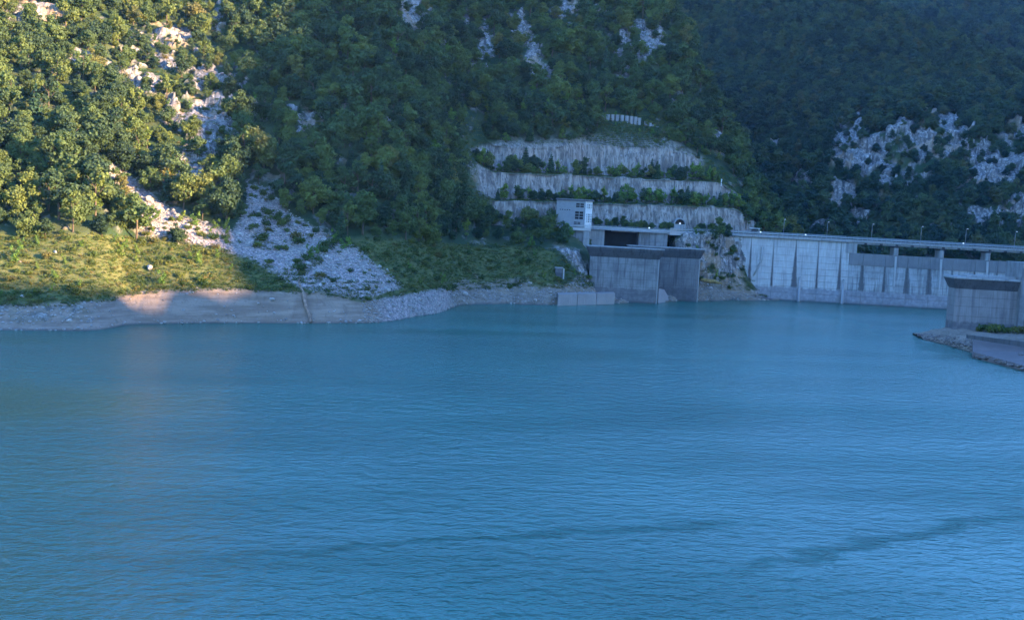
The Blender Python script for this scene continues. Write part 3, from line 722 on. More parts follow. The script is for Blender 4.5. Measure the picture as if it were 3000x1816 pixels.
railing(br, [(XS + 1, DY + 7.9, 26.85), (239, DY + 7.9, 26.85)])

# street lamps along the far side of the crest road
def lamp_post(x, y, z, h, lab, grp):
    r = empty('street_lamp', (x, y, z)); tag(r, lab, 'street lamp', grp)
    m = MB(); m.tube([(0, 0, 0), (0, 0, h * 0.55), (0, 0, h - 0.35)], [0.11, 0.085, 0.06], 8); m.build('pole', MAT['steel'], r, 0, True)
    m = MB(); m.tube([(0, 0, h - 0.4), (0, -0.25, h - 0.05), (0, -1.0, h + 0.05)], 0.05, 6); m.build('arm', MAT['steel'], r, 0, True)
    m = MB(); m.b2(-0.22, 0.22, -1.75, -0.85, h, h + 0.14); hd = m.build('lamp_head', MAT['white'], r, 0.03)
    m = MB(); m.b2(-0.17, 0.17, -1.68, -0.95, h - 0.06, h - 0.002); m.build('lens', MAT['lens'], hd)
    m = MB(); m.b2(-0.2, 0.2, -0.2, 0.2, 0, 0.25); m.build('foot', MAT['crete'], r)
for px, py, lab in ((2298, 643, 'street lamp above the streaked dam wall, nearer the open shelter'), (2425, 651, 'street lamp above the streaked dam wall, nearer the bridge'),
                    (2556, 657, 'first street lamp on the overflow bridge counted from the streaked wall'), (2700, 664, 'second street lamp on the overflow bridge counted from the streaked wall'),
                    (2831, 671, 'third street lamp on the overflow bridge counted from the streaked wall'), (2975, 679, 'street lamp on the overflow bridge behind the tall dark column')):
    p = at(px, py, np.float64(DY + 8.2)); zt = 26.95
    lamp_post(p[0], DY + 8.05, zt, p[2] - zt, lab, 'street lamps along the crest road')
def flood(px, py, Y, zbase, lab):
    p = at(px, py, np.float64(Y)); r = empty('floodlight', (p[0], p[1], zbase)); tag(r, lab, 'floodlight', 'small white floodlights on the railings')
    h = max(0.7, p[2] - zbase)
    m = MB(); m.tube([(0, 0, 0), (0, 0, h - 0.2)], 0.07, 6); m.build('post', MAT['steel'], r)
    m = MB(); m.add([(-.32, -.15, h - .22), (.32, -.15, h - .22), (.32, .2, h - .22), (-.32, .2, h - .22), (-.28, -.3, h + .25), (.28, -.3, h + .25), (.28, .2, h + .25), (-.28, .2, h + .25)],
                    [(0, 3, 2, 1), (4, 5, 6, 7), (0, 1, 5, 4), (1, 2, 6, 5), (2, 3, 7, 6), (3, 0, 4, 7)]); hd = m.build('lamp_head', MAT['white'], r, 0.04)
    m = MB(); m.add([(-.24, -.185, h - .16), (.24, -.185, h - .16), (.22, -.31, h + .2), (-.22, -.31, h + .2)], [(0, 1, 2, 3)]); m.build('lens', MAT['lens'], hd)
flood(1902, 668, 452.0, 26.4, 'white floodlight on the railing above the gate opening')
flood(1992, 655, 468.0, 28.0, 'white floodlight standing in front of the tunnel mouth')
flood(2228, 680, DY + 0.4, 26.9, 'white floodlight on the dam railing beside the open shelter')
flood(2360, 688, DY + 0.4, 26.9, 'white floodlight on the dam railing above the streaked wall')
flood(2822, 713, DY + 0.7, 26.85, 'white floodlight on the railing of the road bridge')

# ------------------------------------------------------------------ intake towers (long piers with rounded noses and flared heads)
def pier_poly(x0, x1, y0, th, grow=0.0, n=9):
    r = th / 2; xc = x1 - r * 0.9
    pts = [(x0 - grow, y0 - grow), (xc, y0 - grow)]
    for k in range(1, n):
        a = -math.pi / 2 + math.pi * k / n
        pts.append((xc + (r * 0.9 + grow * 1.15) * math.cos(a), y0 + r + (r + grow) * math.sin(a)))
    return pts + [(xc, y0 + th + grow), (x0 - grow, y0 + th + grow)]
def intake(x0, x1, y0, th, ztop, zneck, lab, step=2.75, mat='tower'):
    r = empty('intake_tower', ((x0 + x1) / 2, y0 + th / 2, 0)); tag(r, lab, 'intake tower', 'flared concrete intake towers')
    r.location = (0, 0, 0)
    zs = [-7.0] + list(np.arange(0.4, zneck - 0.5, step)) + [zneck]
    c = MB(); c.prism(pier_poly(x0 + 0.3, x1 - 0.25, y0 + 0.12, th - 0.24), -6.9, zneck); c.build('core', MAT['head_shaded'], r)
    for z0, z1 in zip(zs[:-1], zs[1:]):
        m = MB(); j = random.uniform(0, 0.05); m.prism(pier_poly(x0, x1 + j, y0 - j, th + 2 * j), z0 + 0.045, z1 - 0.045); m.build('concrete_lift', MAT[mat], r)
    a, b = pier_poly(x0, x1, y0, th, 0.06), pier_poly(x0, x1, y0, th, 1.35)
    m = MB(); m.tube([(x1 - 0.42, y0 + 0.62, -6.5), (x1 - 0.42, y0 + 0.62, zneck)], 0.26, 6); m.build('edge_light_strip', MAT['crete'], r)  # added strip standing in for the brighter light on the nose corner
    m = MB(); m.loft([[(x, y, zneck + 0.04) for x, y in a], [(x, y, ztop - 1.1) for x, y in b], [(x, y, ztop - 0.42) for x, y in b]]); m.build('flared_head', MAT['head_shaded'], r)
    m = MB(); m.prism(pier_poly(x0, x1, y0, th, 1.5), ztop - 0.4, ztop - 0.1); m.build('top_slab', MAT['crete'], r)
    return r
def xat(px, py, Y): return float(at(px, py, np.float64(Y))[0])
intake(xat(1727, 800, 429), xat(1931, 820, 429), 429.0, 4.6, 20.4, 16.4, 'broad flared concrete intake tower standing in front beside the wooded bank')
intake(xat(1845, 800, 450), xat(2050, 820, 450), 450.0, 4.6, 20.7, 16.7, 'flared concrete intake tower set back behind the front one, by the rocks', mat='tower_shaded')
# gate house behind: walls with a dark opening under the deck
GY = 457.0
gh = empty('gate_structure', (0, 0, 0)); tag(gh, 'concrete gate structure with a wide dark opening under its deck', 'gate structure')
ga, gb, gc, gd = xat(1728, 690, GY), xat(1771, 690, GY), xat(1872, 690, GY), xat(1956, 690, GY)
for a, b, mt in ((ga, gb, 'crete'), (gc, gd, 'tower')):
    zs = np.linspace(8, 25.68, 6)
    for z0, z1 in zip(zs[:-1], zs[1:]):
        m = MB(); m.b2(a, b, GY, GY + 10, z0 + 0.04, z1 - 0.04); m.build('wall_block', MAT[mt], gh)
m = MB(); m.b2(gb - 0.1, gc + 0.1, GY + 9.2, GY + 9.9, 8, 25.68); m.build('shade_backing', MAT['dark'], gh)  # near-black sheet: deep shade of the opening put into its colour
m = MB(); m.b2(gb - 0.05, gc + 0.05, GY + 0.2, GY + 8.4, 12.0, 12.6); m.build('sill', MAT['head_shaded'], gh)
m = MB(); m.b2(ga - 0.5, gd + 0.8, GY - 0.9, GY + 12, 25.72, 26.3); m.build('deck', MAT['crete'], gh, 0.05)
m = MB(); m.b2(gb - 0.5, gc + 6.0, GY - 2.4, GY - 0.95, 25.74, 25.98); m.build('walkway', MAT['crete'], gh, 0.04)
railing(gh, [(ga - 0.3, GY - 0.7, 26.3), (gd + 0.6, GY - 0.7, 26.3)])
# retaining wall under the building
rw = empty('retaining_wall', (0, 0, 0)); tag(rw, 'dark concrete retaining wall below the small pale building', 'wall')
wx0, wx1, WY = xat(1640, 690, 444), xat(1727, 690, 444), 444.0
for z0, z1 in zip(np.linspace(4, 25.2, 8)[:-1], np.linspace(4, 25.2, 8)[1:]):
    m = MB(); m.b2(wx0, wx1 - 2.4, WY, WY + 12, z0 + 0.04, z1 - 0.04); m.build('wall_block', MAT['tower'], rw)
    m = MB(); m.b2(wx1 - 2.36, wx1, WY - 0.9, WY + 12, z0 + 0.04, z1 - 0.04); m.build('wall_block', MAT['crete'], rw)
m = MB(); m.b2(wx0 - 0.4, wx1 + 0.3, WY - 1.3, WY + 14, 25.25, 26.4); m.build('ledge', MAT['pale'], rw, 0.05)
railing(rw, [(wx0, WY - 1.0, 26.4), (wx1 + 0.2, WY - 1.0, 26.4)])

# ------------------------------------------------------------------ control building
bx = vat(1712, 665, 445.0)
phi = R(21)
cb = empty('control_building', (bx.x, bx.y, 26.45), -phi); tag(cb, 'small flat-roofed control building with grey side and white glazed end', 'building')
W, Dp, Hb = 11.7, 8.2, 10.0                    # local: front face y=0 from x=-W..0, right face x=0
m = MB(); m.b2(-W, 0, 0, Dp, 0, Hb); m.build('wall', MAT['grey_render'], cb)
m = MB(); m.b2(-W - 0.35, 0.75, -0.45, Dp + 0.4, Hb + 0.01, Hb + 0.5); rf = m.build('roof', MAT['roof'], cb, 0.05)
m = MB(); m.b2(-W - 0.2, 0.6, -0.3, Dp + 0.25, Hb + 0.51, Hb + 0.66); m.build('gravel_top', MAT['crete'], rf)
m = MB(); m.b2(0.004, 0.16, -0.05, Dp, 0, Hb - 0.02); wp = m.build('white_end', MAT['white'], cb); wp['label'] = 'white glazed end wall'
def window(face, a0, a1, z0, z1, nc, nr, parent):
    """a framed window with its panes as sub-parts; face f = front (x along), r = right end (y along)"""
    ft = 0.09; f = MB(); off = 0.0
    def bar(p0, p1, q0, q1):
        if face == 'f': f.b2(p0, p1, -0.10, 0.03, q0, q1)
        else: f.b2(0.14, 0.30, p0, p1, q0, q1)
    for k in range(nc + 1):
        c = a0 + (a1 - a0) * k / nc; bar(c - ft, c + ft, z0 - ft, z1 + ft)
    for k in range(nr + 1):
        c = z0 + (z1 - z0) * k / nr
        for i in range(nc):
            b0, b1 = a0 + (a1 - a0) * i / nc + ft, a0 + (a1 - a0) * (i + 1) / nc - ft
            bar(b0, b1, c - ft, c + ft)
    w = f.build('window', MAT['white'] if face == 'r' else MAT['grey_render'], parent)
    for i in range(nc):
        for k in range(nr):
            g = MB(); b0, b1 = a0 + (a1 - a0) * i / nc + ft, a0 + (a1 - a0) * (i + 1) / nc - ft
            c0, c1 = z0 + (z1 - z0) * k / nr + ft, z0 + (z1 - z0) * (k + 1) / nr - ft
            if face == 'f': g.b2(b0, b1, -0.03, 0.02, c0, c1)
            else: g.b2(0.15, 0.20, b0, b1, c0, c1)
            g.build('pane', MAT['glass'], w)
window('f', -3.9, -0.55, 7.5, 9.2, 2, 2, cb)
window('f', -4.1, -0.65, 3.0, 6.1, 2, 3, cb)
window('f', -4.4, -1.6, 1.0, 2.1, 2, 2, cb)
for a0, a1 in ((0.55, 2.1), (2.95, 5.2), (6.05, 7.6)):
    window('r', a0, a1, 7.3, 9.1, 2, 2, cb)
    window('r', a0, a1, 1.9, 5.4, 2, 4, cb)
for k in range(5):
    x = -W + 1.6 + k * 0.95
    v = MB(); v.b2(x - 0.22, x + 0.22, -0.05, 0.02, 6.25, 6.6); v.build('vent', MAT['dark'], cb)
m = MB(); m.b2(-W - 0.15, -W - 0.03, 0.2, 0.32, 0, Hb); m.build('drainpipe', MAT['roof'], cb)
m = MB(); m.b2(-5.3, -0.9, -2.2, -0.15, 0.55, 0.7); m.build('balcony_slab', MAT['crete'], cb)

# ------------------------------------------------------------------ road edge, tunnel mouth, shelter
rd = empty('road_shelf', (0, 0, 0)); tag(rd, 'narrow road shelf with pale kerb running from the building to the dam', 'road')
x_l, x_r = xat(1735, 668, 462), 88.0
poly = [(x_l, 466), (x_l, 459.2), (gd + 1.0, 458.5), (88.0, DY + 0.4), (88.0, DY + 8.6)]
m = MB(); m.prism([(x_l + 0.1, GY + 12.1), (gd + 0.9, GY + 1.0), (86.9, DY + 0.5), (86.9, DY + 9.5), (gd + 0.9, GY + 17), (x_l + 0.1, GY + 16)], 25.2, 26.85); m.build('slab', MAT['pale'], rd)
railing(rd, [(gd + 1.0, GY + 0.4, 26.85), (87.0, DY + 0.7, 26.85)])
def tunnel():
    r = empty('tunnel_mouth', tuple(vat(1991, 672, 474.5))); r.location.z = 27.0
    tag(r, 'arched concrete tunnel mouth behind a low wall at the terrace foot', 'tunnel')
    w, h = 2.0, 4.5; arch = [(-w, 0)] + [(-w, 2.4)]
    for k in range(1, 10): a = math.pi - math.pi * k / 10; arch.append((w * math.cos(a), 2.4 + (h - 2.4) * math.sin(a)))
    arch += [(w, 2.4), (w, 0)]
    out = [((x * 1.2), (z * 1.08 + 0.12 if z > 0 else 0)) for x, z in arch]
    m = MB(); n = len(arch); vs = [(x, 0, z) for x, z in arch] + [(x, 0, z) for x, z in out] + [(x, 7, z) for x, z in arch] + [(x, 7, z) for x, z in out]
    fs = []
    for i in range(n - 1):
        fs += [(i, i + 1, n + i + 1, n + i), (n + i, n + i + 1, 3 * n + i + 1, 3 * n + i), (2 * n + i, 2 * n + i + 1, i + 1, i)]
    m.add(vs, fs); m.build('arch', MAT['crete'], r)
    m = MB(); m.b2(-w * 1.15, w * 1.15, 6.8, 7.2, 0, h); m.build('tunnel_shade_end', MAT['dark'], r)  # near-black sheet standing in for the darkness further inside
    m = MB(); m.b2(-2.15, 2.15, -0.7, -0.45, 0, 2.25); m.build('low_wall', MAT['crete'], r)
    m = MB(); m.b2(-2.25, 2.25, -0.78, -0.38, 2.26, 2.42); m.build('wall_cap', MAT['pale'], r)
tunnel()
sh = empty('shelter', tuple(vat(2211, 674, 490.0))); sh.location.z = 26.95; tag(sh, 'small open shelter with a thin white roof at the dam end', 'shelter')
m = MB(); m.b2(-2.0, 2.0, -1.3, 1.3, 2.3, 2.5); m.build('roof', MAT['white'], sh, 0.03)
for a in (-1.8, 1.8):
    for b in (-1.1, 1.1): m = MB(); m.b2(a - .08, a + .08, b - .08, b + .08, 0, 2.28); m.build('post', MAT['steel'], sh)
m = MB(); m.b2(-1.6, 1.2, 0.9, 1.0, 0.05, 2.0); m.build('back_panel', MAT['roof'], sh)
mk = empty('marker_post', tuple(vat(2113, 541, 500.0))); tag(mk, 'tiny white marker post at the end of the middle terrace', 'post')
m = MB(); m.b2(-.14, .14, -.14, .14, -0.6, 1.7); m.build('pole', MAT['white'], mk); m = MB(); m.b2(-.17, .17, -.17, .17, 0.75, 1.0); m.build('band', MAT['dark'], mk)
m = MB(); m.b2(-.24, .24, -.2, .2, 1.72, 2.3); m.build('plate', MAT['white'], mk)

# ------------------------------------------------------------------ shore works
sw = empty('shore_wall', (0, 0, 0)); tag(sw, 'low pale concrete wall at the waterline beside the front intake tower', 'wall')
a = atz(1632, 896, np.float64(0)); b = atz(1800, 891, np.float64(0))
for k in range(3):
    p = a + (b - a) * (k / 3); q = a + (b - a) * ((k + 1) / 3)
    m = MB(); d_ = (q - p) / np.linalg.norm(q - p) * 0.05; p = p + d_; q = q - d_
    m.add([(p[0], p[1], -4), (q[0], q[1], -4), (q[0], q[1] + 8, -4), (p[0], p[1] + 8, -4), (p[0] + .2, p[1] + .7, 3.9), (q[0] + .1, q[1] + .7, 3.9), (q[0], q[1] + 8, 3.9), (p[0] + .2, p[1] + 8, 3.9)],
          [(0, 3, 2, 1), (4, 5, 6, 7), (0, 1, 5, 4), (1, 2, 6, 5), (2, 3, 7, 6), (3, 0, 4, 7)]); m.build('wall_section', MAT['shore_pale'], sw)
hb = empty('concrete_block', tuple(vat(1640, 802, 413.0))); tag(hb, 'small square concrete block among bushes above the low shore wall', 'block')
m = MB(); m.b2(-1.7, 0.9, -1.0, 1.2, -1.5, 2.0); m.build('body', MAT['tower'], hb, 0.05); m = MB(); m.b2(-1.9, 1.1, -1.2, 1.4, 2.02, 2.3); m.build('lid', MAT['crete'], hb)
m = MB(); m.b2(1.1, 1.6, -0.9, -0.4, -1.8, 1.9); m.build('post', MAT['pale'], hb)
def fillet(name, pts, lab):
    P_ = [vat(*p) for p in pts]; c = sum(P_, Vector()) / len(P_); c.y -= 0.6; c.z += 0.5
    m = MB(); n = len(P_); m.add(P_ + [c] + [p + Vector((0, 6, -5)) for p in P_], [(i, (i + 1) % n, n) for i in range(n)] + [(i, (i + 1) % n, n + 1 + (i + 1) % n, n + 1 + i) for i in range(n)])
    o = m.build(name, MAT['shore_pale'], None, 0, False); tag(o, lab, 'concrete fillet')
fillet('concrete_fillet', [(1928, 888, 433), (1962, 886, 446), (1958, 868, 448), (1946, 848, 448), (1930, 845, 440)], 'rounded concrete fillet in the gap between the two towers')
# the dead trunk lying down the silt bank
def on_hill(px, py):
    i = np.argmin((qx - px) ** 2 + (qy - py) ** 2); return Vector(HPD.reshape(-1, 3)[i]), Vector(N_.reshape(-1, 3)[i])
lp = [on_hill(882, 848), on_hill(888, 868), on_hill(896, 895), on_hill(904, 925), on_hill(911, 949)]
lg = MB().tube([p + n * 0.55 for p, n in lp], [0.34, 0.5, 0.46, 0.42, 0.36], 9).build('fallen_trunk', MAT['log'], None, 0, True)
tag(lg, 'brown dead tree trunk lying down the bare bank to the water', 'log')
st2 = MB(); q0 = lp[0][0]; st2.tube([q0 + lp[0][1] * 0.5, q0 + Vector((-0.6, 0.4, 1.6)), q0 + Vector((-0.5, 0.9, 3.4))], [0.28, 0.2, 0.1], 7); st2.build('broken_limb', MAT['log'], lg, 0, True)
# ochre ledge
p = vat(2082, 824, 456.0); m = MB()
ring = [[(p.x + u, p.y + 1.0 * math.sin(a_) * s_, p.z - 0.12 * u + 0.75 * math.cos(a_) * s_ + 0.2 * math.sin(u * 2.1)) for a_ in np.linspace(0, 2 * math.pi, 9)[:-1]] for u, s_ in ((-4, 0.5), (-3, 0.95), (-1.2, 1.15), (1, 1.05), (3, 0.8), (4.6, 0.3))]
m.loft(ring); o = m.build('rock_ledge', MAT['ochre'], None, 0, False); tag(o, 'rounded ochre rock ledge beside the rear intake tower', 'rock')

# pile wall and rockfall nets above the top terrace
pw = empty('pile_wall', (0, 0, 0)); tag(pw, 'grey wall of upright concrete piles above the top terrace', 'wall')
tops = [(1768, 338), (1781, 336), (1795, 336), (1809, 337), (1823, 338), (1837, 340), (1850, 341), (1862, 343), (1873, 346), (1893, 356), (1904, 361), (1914, 366), (1924, 371), (1934, 377), (1943, 383)]
for k, (px, py) in enumerate(tops):
    p = vat(px, py, 516.0 + k * 0.35); hgt = 9.0 if k < 9 else 6.0
    m = MB(); m.prism([(p.x + 0.86 * math.cos(a_), p.y + 0.7 * math.sin(a_)) for a_ in np.linspace(0, 2 * math.pi, 9)[:-1]], p.z - hgt, p.z); m.build('pile', MAT['crete'], pw)
for k, (px, py) in enumerate(((1502, 347), (1520, 349), (1554, 346), (1575, 349), (1593, 346))):
    p = vat(px, py, 516.0); m = MB(); m.prism([(p.x + 0.55 * math.cos(a_), p.y + 0.5 * math.sin(a_)) for a_ in np.linspace(0, 2 * math.pi, 9)[:-1]], p.z - 5, p.z + 0.6)
    o = m.build('concrete_pile', MAT['crete']); tag(o, ('fifth', 'fourth', 'third', 'second', 'first')[k] + ' lone concrete pile counted from the pile wall above the top terrace', 'pile', 'single piles above the top terrace')
def net(pts, h, lab):
    r = empty('rockfall_net', (0, 0, 0)); tag(r, lab, 'net fence')
    P_ = [vat(*p) for p in pts]; w = MB()
    for a_, b_ in zip(P_[:-1], P_[1:]):
        L = (b_ - a_).length; n = int(L / 0.9)
        for k in range(n + 1):
            c = a_ + (b_ - a_) * (k / n); sag = 0.5 * math.sin(math.pi * k / n)
            w.tube([c - Vector((0, 0, sag)), c + Vector((0.0, 0.7, h - sag))], 0.035, 3)
        for z in np.arange(0, h + 0.1, 0.6):
            q = [a_ + (b_ - a_) * u + Vector((0, 0.7 * z / h, z - 0.5 * math.sin(math.pi * u))) for u in np.linspace(0, 1, 6)]
            w.tube(q, 0.035 if z < h - 0.3 else 0.07, 3)
    w.build('mesh_panel', MAT['steel'], r)
    for c in P_: MB().tube([c - Vector((0, 0, 1)), c + Vector((0, -0.9, h + 0.5))], 0.1, 6).build('post', MAT['steel'], r)
net([(1466, 380, 508), (1520, 378, 508), (1580, 381, 508), (1650, 384, 508), (1720, 384, 509)], 3.6, 'slack steel rockfall net on posts along the top terrace edge')
net([(1392, 226, 540), (1440, 232, 540), (1500, 234, 541), (1545, 236, 541)], 3.4, 'slack steel rockfall net high in the woods below pale crags')

# ------------------------------------------------------------------ right-hand tower and its apron
CY = 351.0
cx0, cx1 = xat(2774, 900, CY + 6), xat(2977, 900, CY)
ct_ = empty('intake_tower', (0, 0, 0)); tag(ct_, 'brownish flared concrete tower on the rock platform by the tall column', 'intake tower', 'flared concrete intake towers')
zs = [-2.0, 4.6, 7.6, 10.6, 13.4, 15.9]
MAT['tower_b'] = concrete('right_tower_concrete', (0.20, 0.178, 0.172), (0.085, 0.072, 0.075), 5.9, 0.55, 0.8, None, (0.085, 0.078, 0.082))
for z0_, z1_ in zip(zs[:-1], zs[1:]):
    m = MB(); j = random.uniform(0, 0.05); m.b2(cx0 - j, cx1, CY - j, CY + 6, z0_ + .04, z1_ - .04); m.build('concrete_lift', MAT['tower_b'], ct_)
m = MB(); m.b2(cx0 + .15, cx1, CY + .15, CY + 5.9, -2, 15.9); m.build('core', MAT['head_shaded'], ct_)
rg = lambda g, z: [(cx0 - g, CY - g, z), (cx1, CY - g, z), (cx1, CY + 6 + g, z), (cx0 - g, CY + 6 + g, z)]
m = MB(); m.loft([rg(0.08, 15.94), rg(1.35, 18.9)]); m.build('flared_head', MAT['head_shaded'], ct_)
m = MB(); m.loft([rg(1.5, 18.92), rg(1.5, 19.5)]); m.build('top_slab', MAT['crete'], ct_)
m = MB(); m.b2(cx0 + 3.6, cx1, CY + 2, CY + 6, 19.52, 20.1); m.build('upper_slab', MAT['crete'], ct_)
cl = empty('tall_column', (0, 0, 0)); tag(cl, 'tall dark concrete column at the end of the flared right tower', 'column')
for z0_, z1_ in zip((-2, 5, 10, 15, 20), (5, 10, 15, 20, 24.8)):
    m = MB(); m.b2(cx1 + .02, cx1 + 5.5, CY - 1.7, CY + 10, z0_ + .04, z1_ - .04); m.build('concrete_lift', MAT['tower'], cl)
ap = empty('apron', (0, 0, 0)); tag(ap, 'sloping brownish concrete apron below the right tower', 'apron')
c4 = [atz(2850, 1030, np.float64(1.6)), atz(3080, 1092, np.float64(1.2)), atz(3140, 1030, np.float64(4.0)), atz(2850, 985, np.float64(4.6))]
m = MB(); m.add([tuple(c) for c in c4] + [(c[0], c[1], c[2] - 3) for c in c4], [(0, 1, 2, 3), (7, 6, 5, 4), (0, 4, 5, 1), (1, 5, 6, 2), (2, 6, 7, 3), (3, 7, 4, 0)]); m.build('slab', MAT['apron'], ap)
c5 = [atz(2835, 985, np.float64(4.9)), atz(3130, 1022, np.float64(4.9))]
m = MB(); m.add([(c5[0][0], c5[0][1], 4.3), (c5[1][0], c5[1][1], 3.6), (c5[1][0], c5[1][1] + 1, 3.6), (c5[0][0], c5[0][1] + 1, 4.3), (c5[0][0], c5[0][1], 5.3), (c5[1][0], c5[1][1], 5.3), (c5[1][0], c5[1][1] + 1, 5.3), (c5[0][0], c5[0][1] + 1, 5.3)],
             [(0, 3, 2, 1), (4, 5, 6, 7), (0, 1, 5, 4), (1, 2, 6, 5), (2, 3, 7, 6), (3, 0, 4, 7)]); m.build('kerb', MAT['head_shaded'], ap)

# ------------------------------------------------------------------ foliage prototypes
def leaf_quads(centers, normals_, sizes, r):
    n = len(centers)
    a = r.normal(size=(n, 3)); u = np.cross(normals_, a); u /= np.linalg.norm(u, axis=1, keepdims=True) + 1e-9
    w = np.cross(normals_, u); w /= np.linalg.norm(w, axis=1, keepdims=True) + 1e-9
    s_ = sizes[:, None]; asp = r.uniform(0.55, 0.95, (n, 1))
    bend = normals_ * s_ * r.uniform(-0.25, 0.25, (n, 1))
    V = np.stack([centers - u * s_ + bend, centers - w * s_ * asp, centers + u * s_ + bend, centers + w * s_ * asp], 1)
    return V.reshape(-1, 3)
def foliage_mesh(name, lobes, per, size, mat, r, trunk=None, inner=0.42):
    """leaf-sized faces spread through overlapping lobes; lobes: (center, radii)"""
    cs, ns, ts = [], [], []
    for c, rad in lobes:
        vol = (rad[0] * rad[1] * rad[2]) ** (2 / 3.0); n = int(per * vol)
        d = r.normal(size=(n, 3)); d[:, 2] += 0.25; d /= np.linalg.norm(d, axis=1, keepdims=True)
        q = inner + (1.12 - inner) * r.random(n) ** 0.8 + (r.random(n) > 0.9) * 0.28 * r.random(n)
        lump = 1 + 0.42 * (vnoise(d * 2.3 + np.array(c) * 3.1, int(r.integers(1000))) - 0.5) * 2
        cs.append(np.array(c) + d * np.array(rad) * (q * lump)[:, None])
        nn = d + r.normal(scale=0.5, size=(n, 3)); ns.append(nn / np.linalg.norm(nn, axis=1, keepdims=True))
        ts.append(np.full(n, r.random()) * 0.6 + 0.4 * r.random(n))
    cs, ns, ts = np.concatenate(cs), np.concatenate(ns), np.concatenate(ts)
    V = leaf_quads(cs, ns, size * r.uniform(0.6, 1.25, len(cs)), r); n = len(cs)
    T = np.repeat(ts, 4); mats = [mat]; Fq = np.arange(n * 4).reshape(-1, 4)
    verts, faces = V, [Fq]
    me = bpy.data.meshes.new(name)
    if trunk is not None:
        tv = np.array(trunk.v); fo = [tuple(i + len(V) for i in f) for f in trunk.f]
        verts = np.concatenate([V, tv]); me.from_pydata(verts.tolist(), [], Fq.tolist() + fo)
        me.materials.append(mat); me.materials.append(MAT['bark'])
        me.polygons.foreach_set('material_index', [0] * n + [1] * len(fo)); T = np.concatenate([T, np.full(len(tv), 0.5)])
    else:
        me.vertices.add(len(V)); me.vertices.foreach_set('co', V.reshape(-1).astype(np.float32))
        me.loops.add(n * 4); me.loops.foreach_set('vertex_index', np.arange(n * 4, dtype=np.int32))
        me.polygons.add(n); me.polygons.foreach_set('loop_start', (np.arange(n) * 4).astype(np.int32)); me.update(calc_edges=True)
        me.materials.append(mat)
    a_ = me.attributes.new('tint', 'FLOAT', 'POINT'); a_.data.foreach_set('value', T.astype(np.float32))
    return me
def trunk_mb(h, r0, r, limbs=4):
    m = MB(); top = Vector((r.normal() * 0.25, r.normal() * 0.25, h))
    m.tube([(0, 0, -1.2), (0.03, 0, h * 0.3), (top.x * 0.5, top.y * 0.5, h * 0.65), top], [r0 * 1.3, r0, r0 * 0.7, r0 * 0.25], 7)
    for k in range(limbs):
        z = h * r.uniform(0.35, 0.75); a = r.uniform(0, 6.28); L = h * r.uniform(0.2, 0.34)
        m.tube([(0, 0, z), (math.cos(a) * L * 0.5, math.sin(a) * L * 0.5, z + L * 0.35), (math.cos(a) * L, math.sin(a) * L, z + L * 0.8)], [r0 * 0.5, r0 * 0.33, r0 * 0.12], 5)
    return m
def broad_lobes(h, w, n, r, low=0.24):
    """uneven crown: a few big limbs, each carrying several leaf clumps of very different size"""
    out = []; limbs = max(4, n // 2)
    for k in range(limbs):
        t = (k + r.uniform(0.1, 0.9)) / limbs; z = h * (low + (0.90 - low) * t)
        prof = math.sin(math.pi * min(0.98, max(0.12, (z / h - low * 0.5) / (1.08 - low * 0.5)))) ** 0.8
        a = k * 2.4 + r.uniform(-0.9, 0.9); d = w * prof * r.uniform(0.15, 0.75)
        c = np.array([math.cos(a) * d, math.sin(a) * d, z]); R0 = w * (0.30 + 0.28 * prof) * r.uniform(0.65, 1.15)
        out.append((tuple(c), (R0, R0, R0 * r.uniform(0.6, 0.9))))
        for i in range(4):
            v = r.normal(size=3); v[2] = v[2] * 0.6 + 0.35; v /= np.linalg.norm(v)
            rr = R0 * r.uniform(0.28, 0.62); q = c + v * R0 * r.uniform(0.75, 1.25)
            if q[2] < h * 0.12: q[2] = h * 0.12
            out.append((tuple(q), (rr * r.uniform(.8, 1.3), rr * r.uniform(.8, 1.3), rr * r.uniform(0.6, 1.0))))
    out.append(((r.normal() * 0.3, r.normal() * 0.3, h * 0.9), (w * 0.26, w * 0.26, h * 0.11)))
    return out
def cone_lobes(h, w, n, r):
    out = []
    for k in range(n):
        t = k / (n - 1.0); z = h * (0.12 + 0.86 * t); ww = w * (1 - t) ** 0.85 + 0.12
        m_ = 5 if t < 0.7 else 3
        for i in range(m_):
            a = i * 6.28 / m_ + k * 0.7 + r.uniform(-.2, .2)
            out.append(((math.cos(a) * ww * 0.55, math.sin(a) * ww * 0.55, z - ww * 0.12), (ww * 0.5, ww * 0.5, h / n * 0.5)))
    return out
PROTO = []   # (adjective, kind, crown mesh, trunk mesh, joined mesh, height, width)
pr = np.random.default_rng(21)
def proto(adj, kind, h, w, n, mat, per=150, size=0.30):
    tm = trunk_mb(h * 0.82, 0.035 * h * 0.5 + 0.03, pr, 3 if kind == 'conifer' else 5)
    lb = cone_lobes(h, w, n, pr) if kind == 'conifer' else broad_lobes(h, w, n, pr)
    cm = foliage_mesh('crown', lb, per, size, MAT[mat], pr)
    # joined copy for the distant wood
    V = np.empty(len(cm.vertices) * 3, np.float32); cm.vertices.foreach_get('co', V)
    jm = cm.copy(); jm.name = 'wood_tree'
    PROTO.append((adj, kind, cm, tm.mesh('trunk', MAT['bark'], 0, True), jm, h, w))
proto('round-crowned', 'broadleaf', 8.5, 3.6, 12, 'leaf', 120)
proto('tall oval-crowned', 'broadleaf', 11.0, 3.1, 14, 'leaf', 120)
proto('spreading', 'broadleaf', 7.4, 4.6, 12, 'leaf', 120)
proto('ragged-crowned', 'broadleaf', 9.4, 3.6, 9, 'leaf', 90, 0.33)
proto('dense domed', 'broadleaf', 8.0, 3.9, 15, 'leaf', 130)
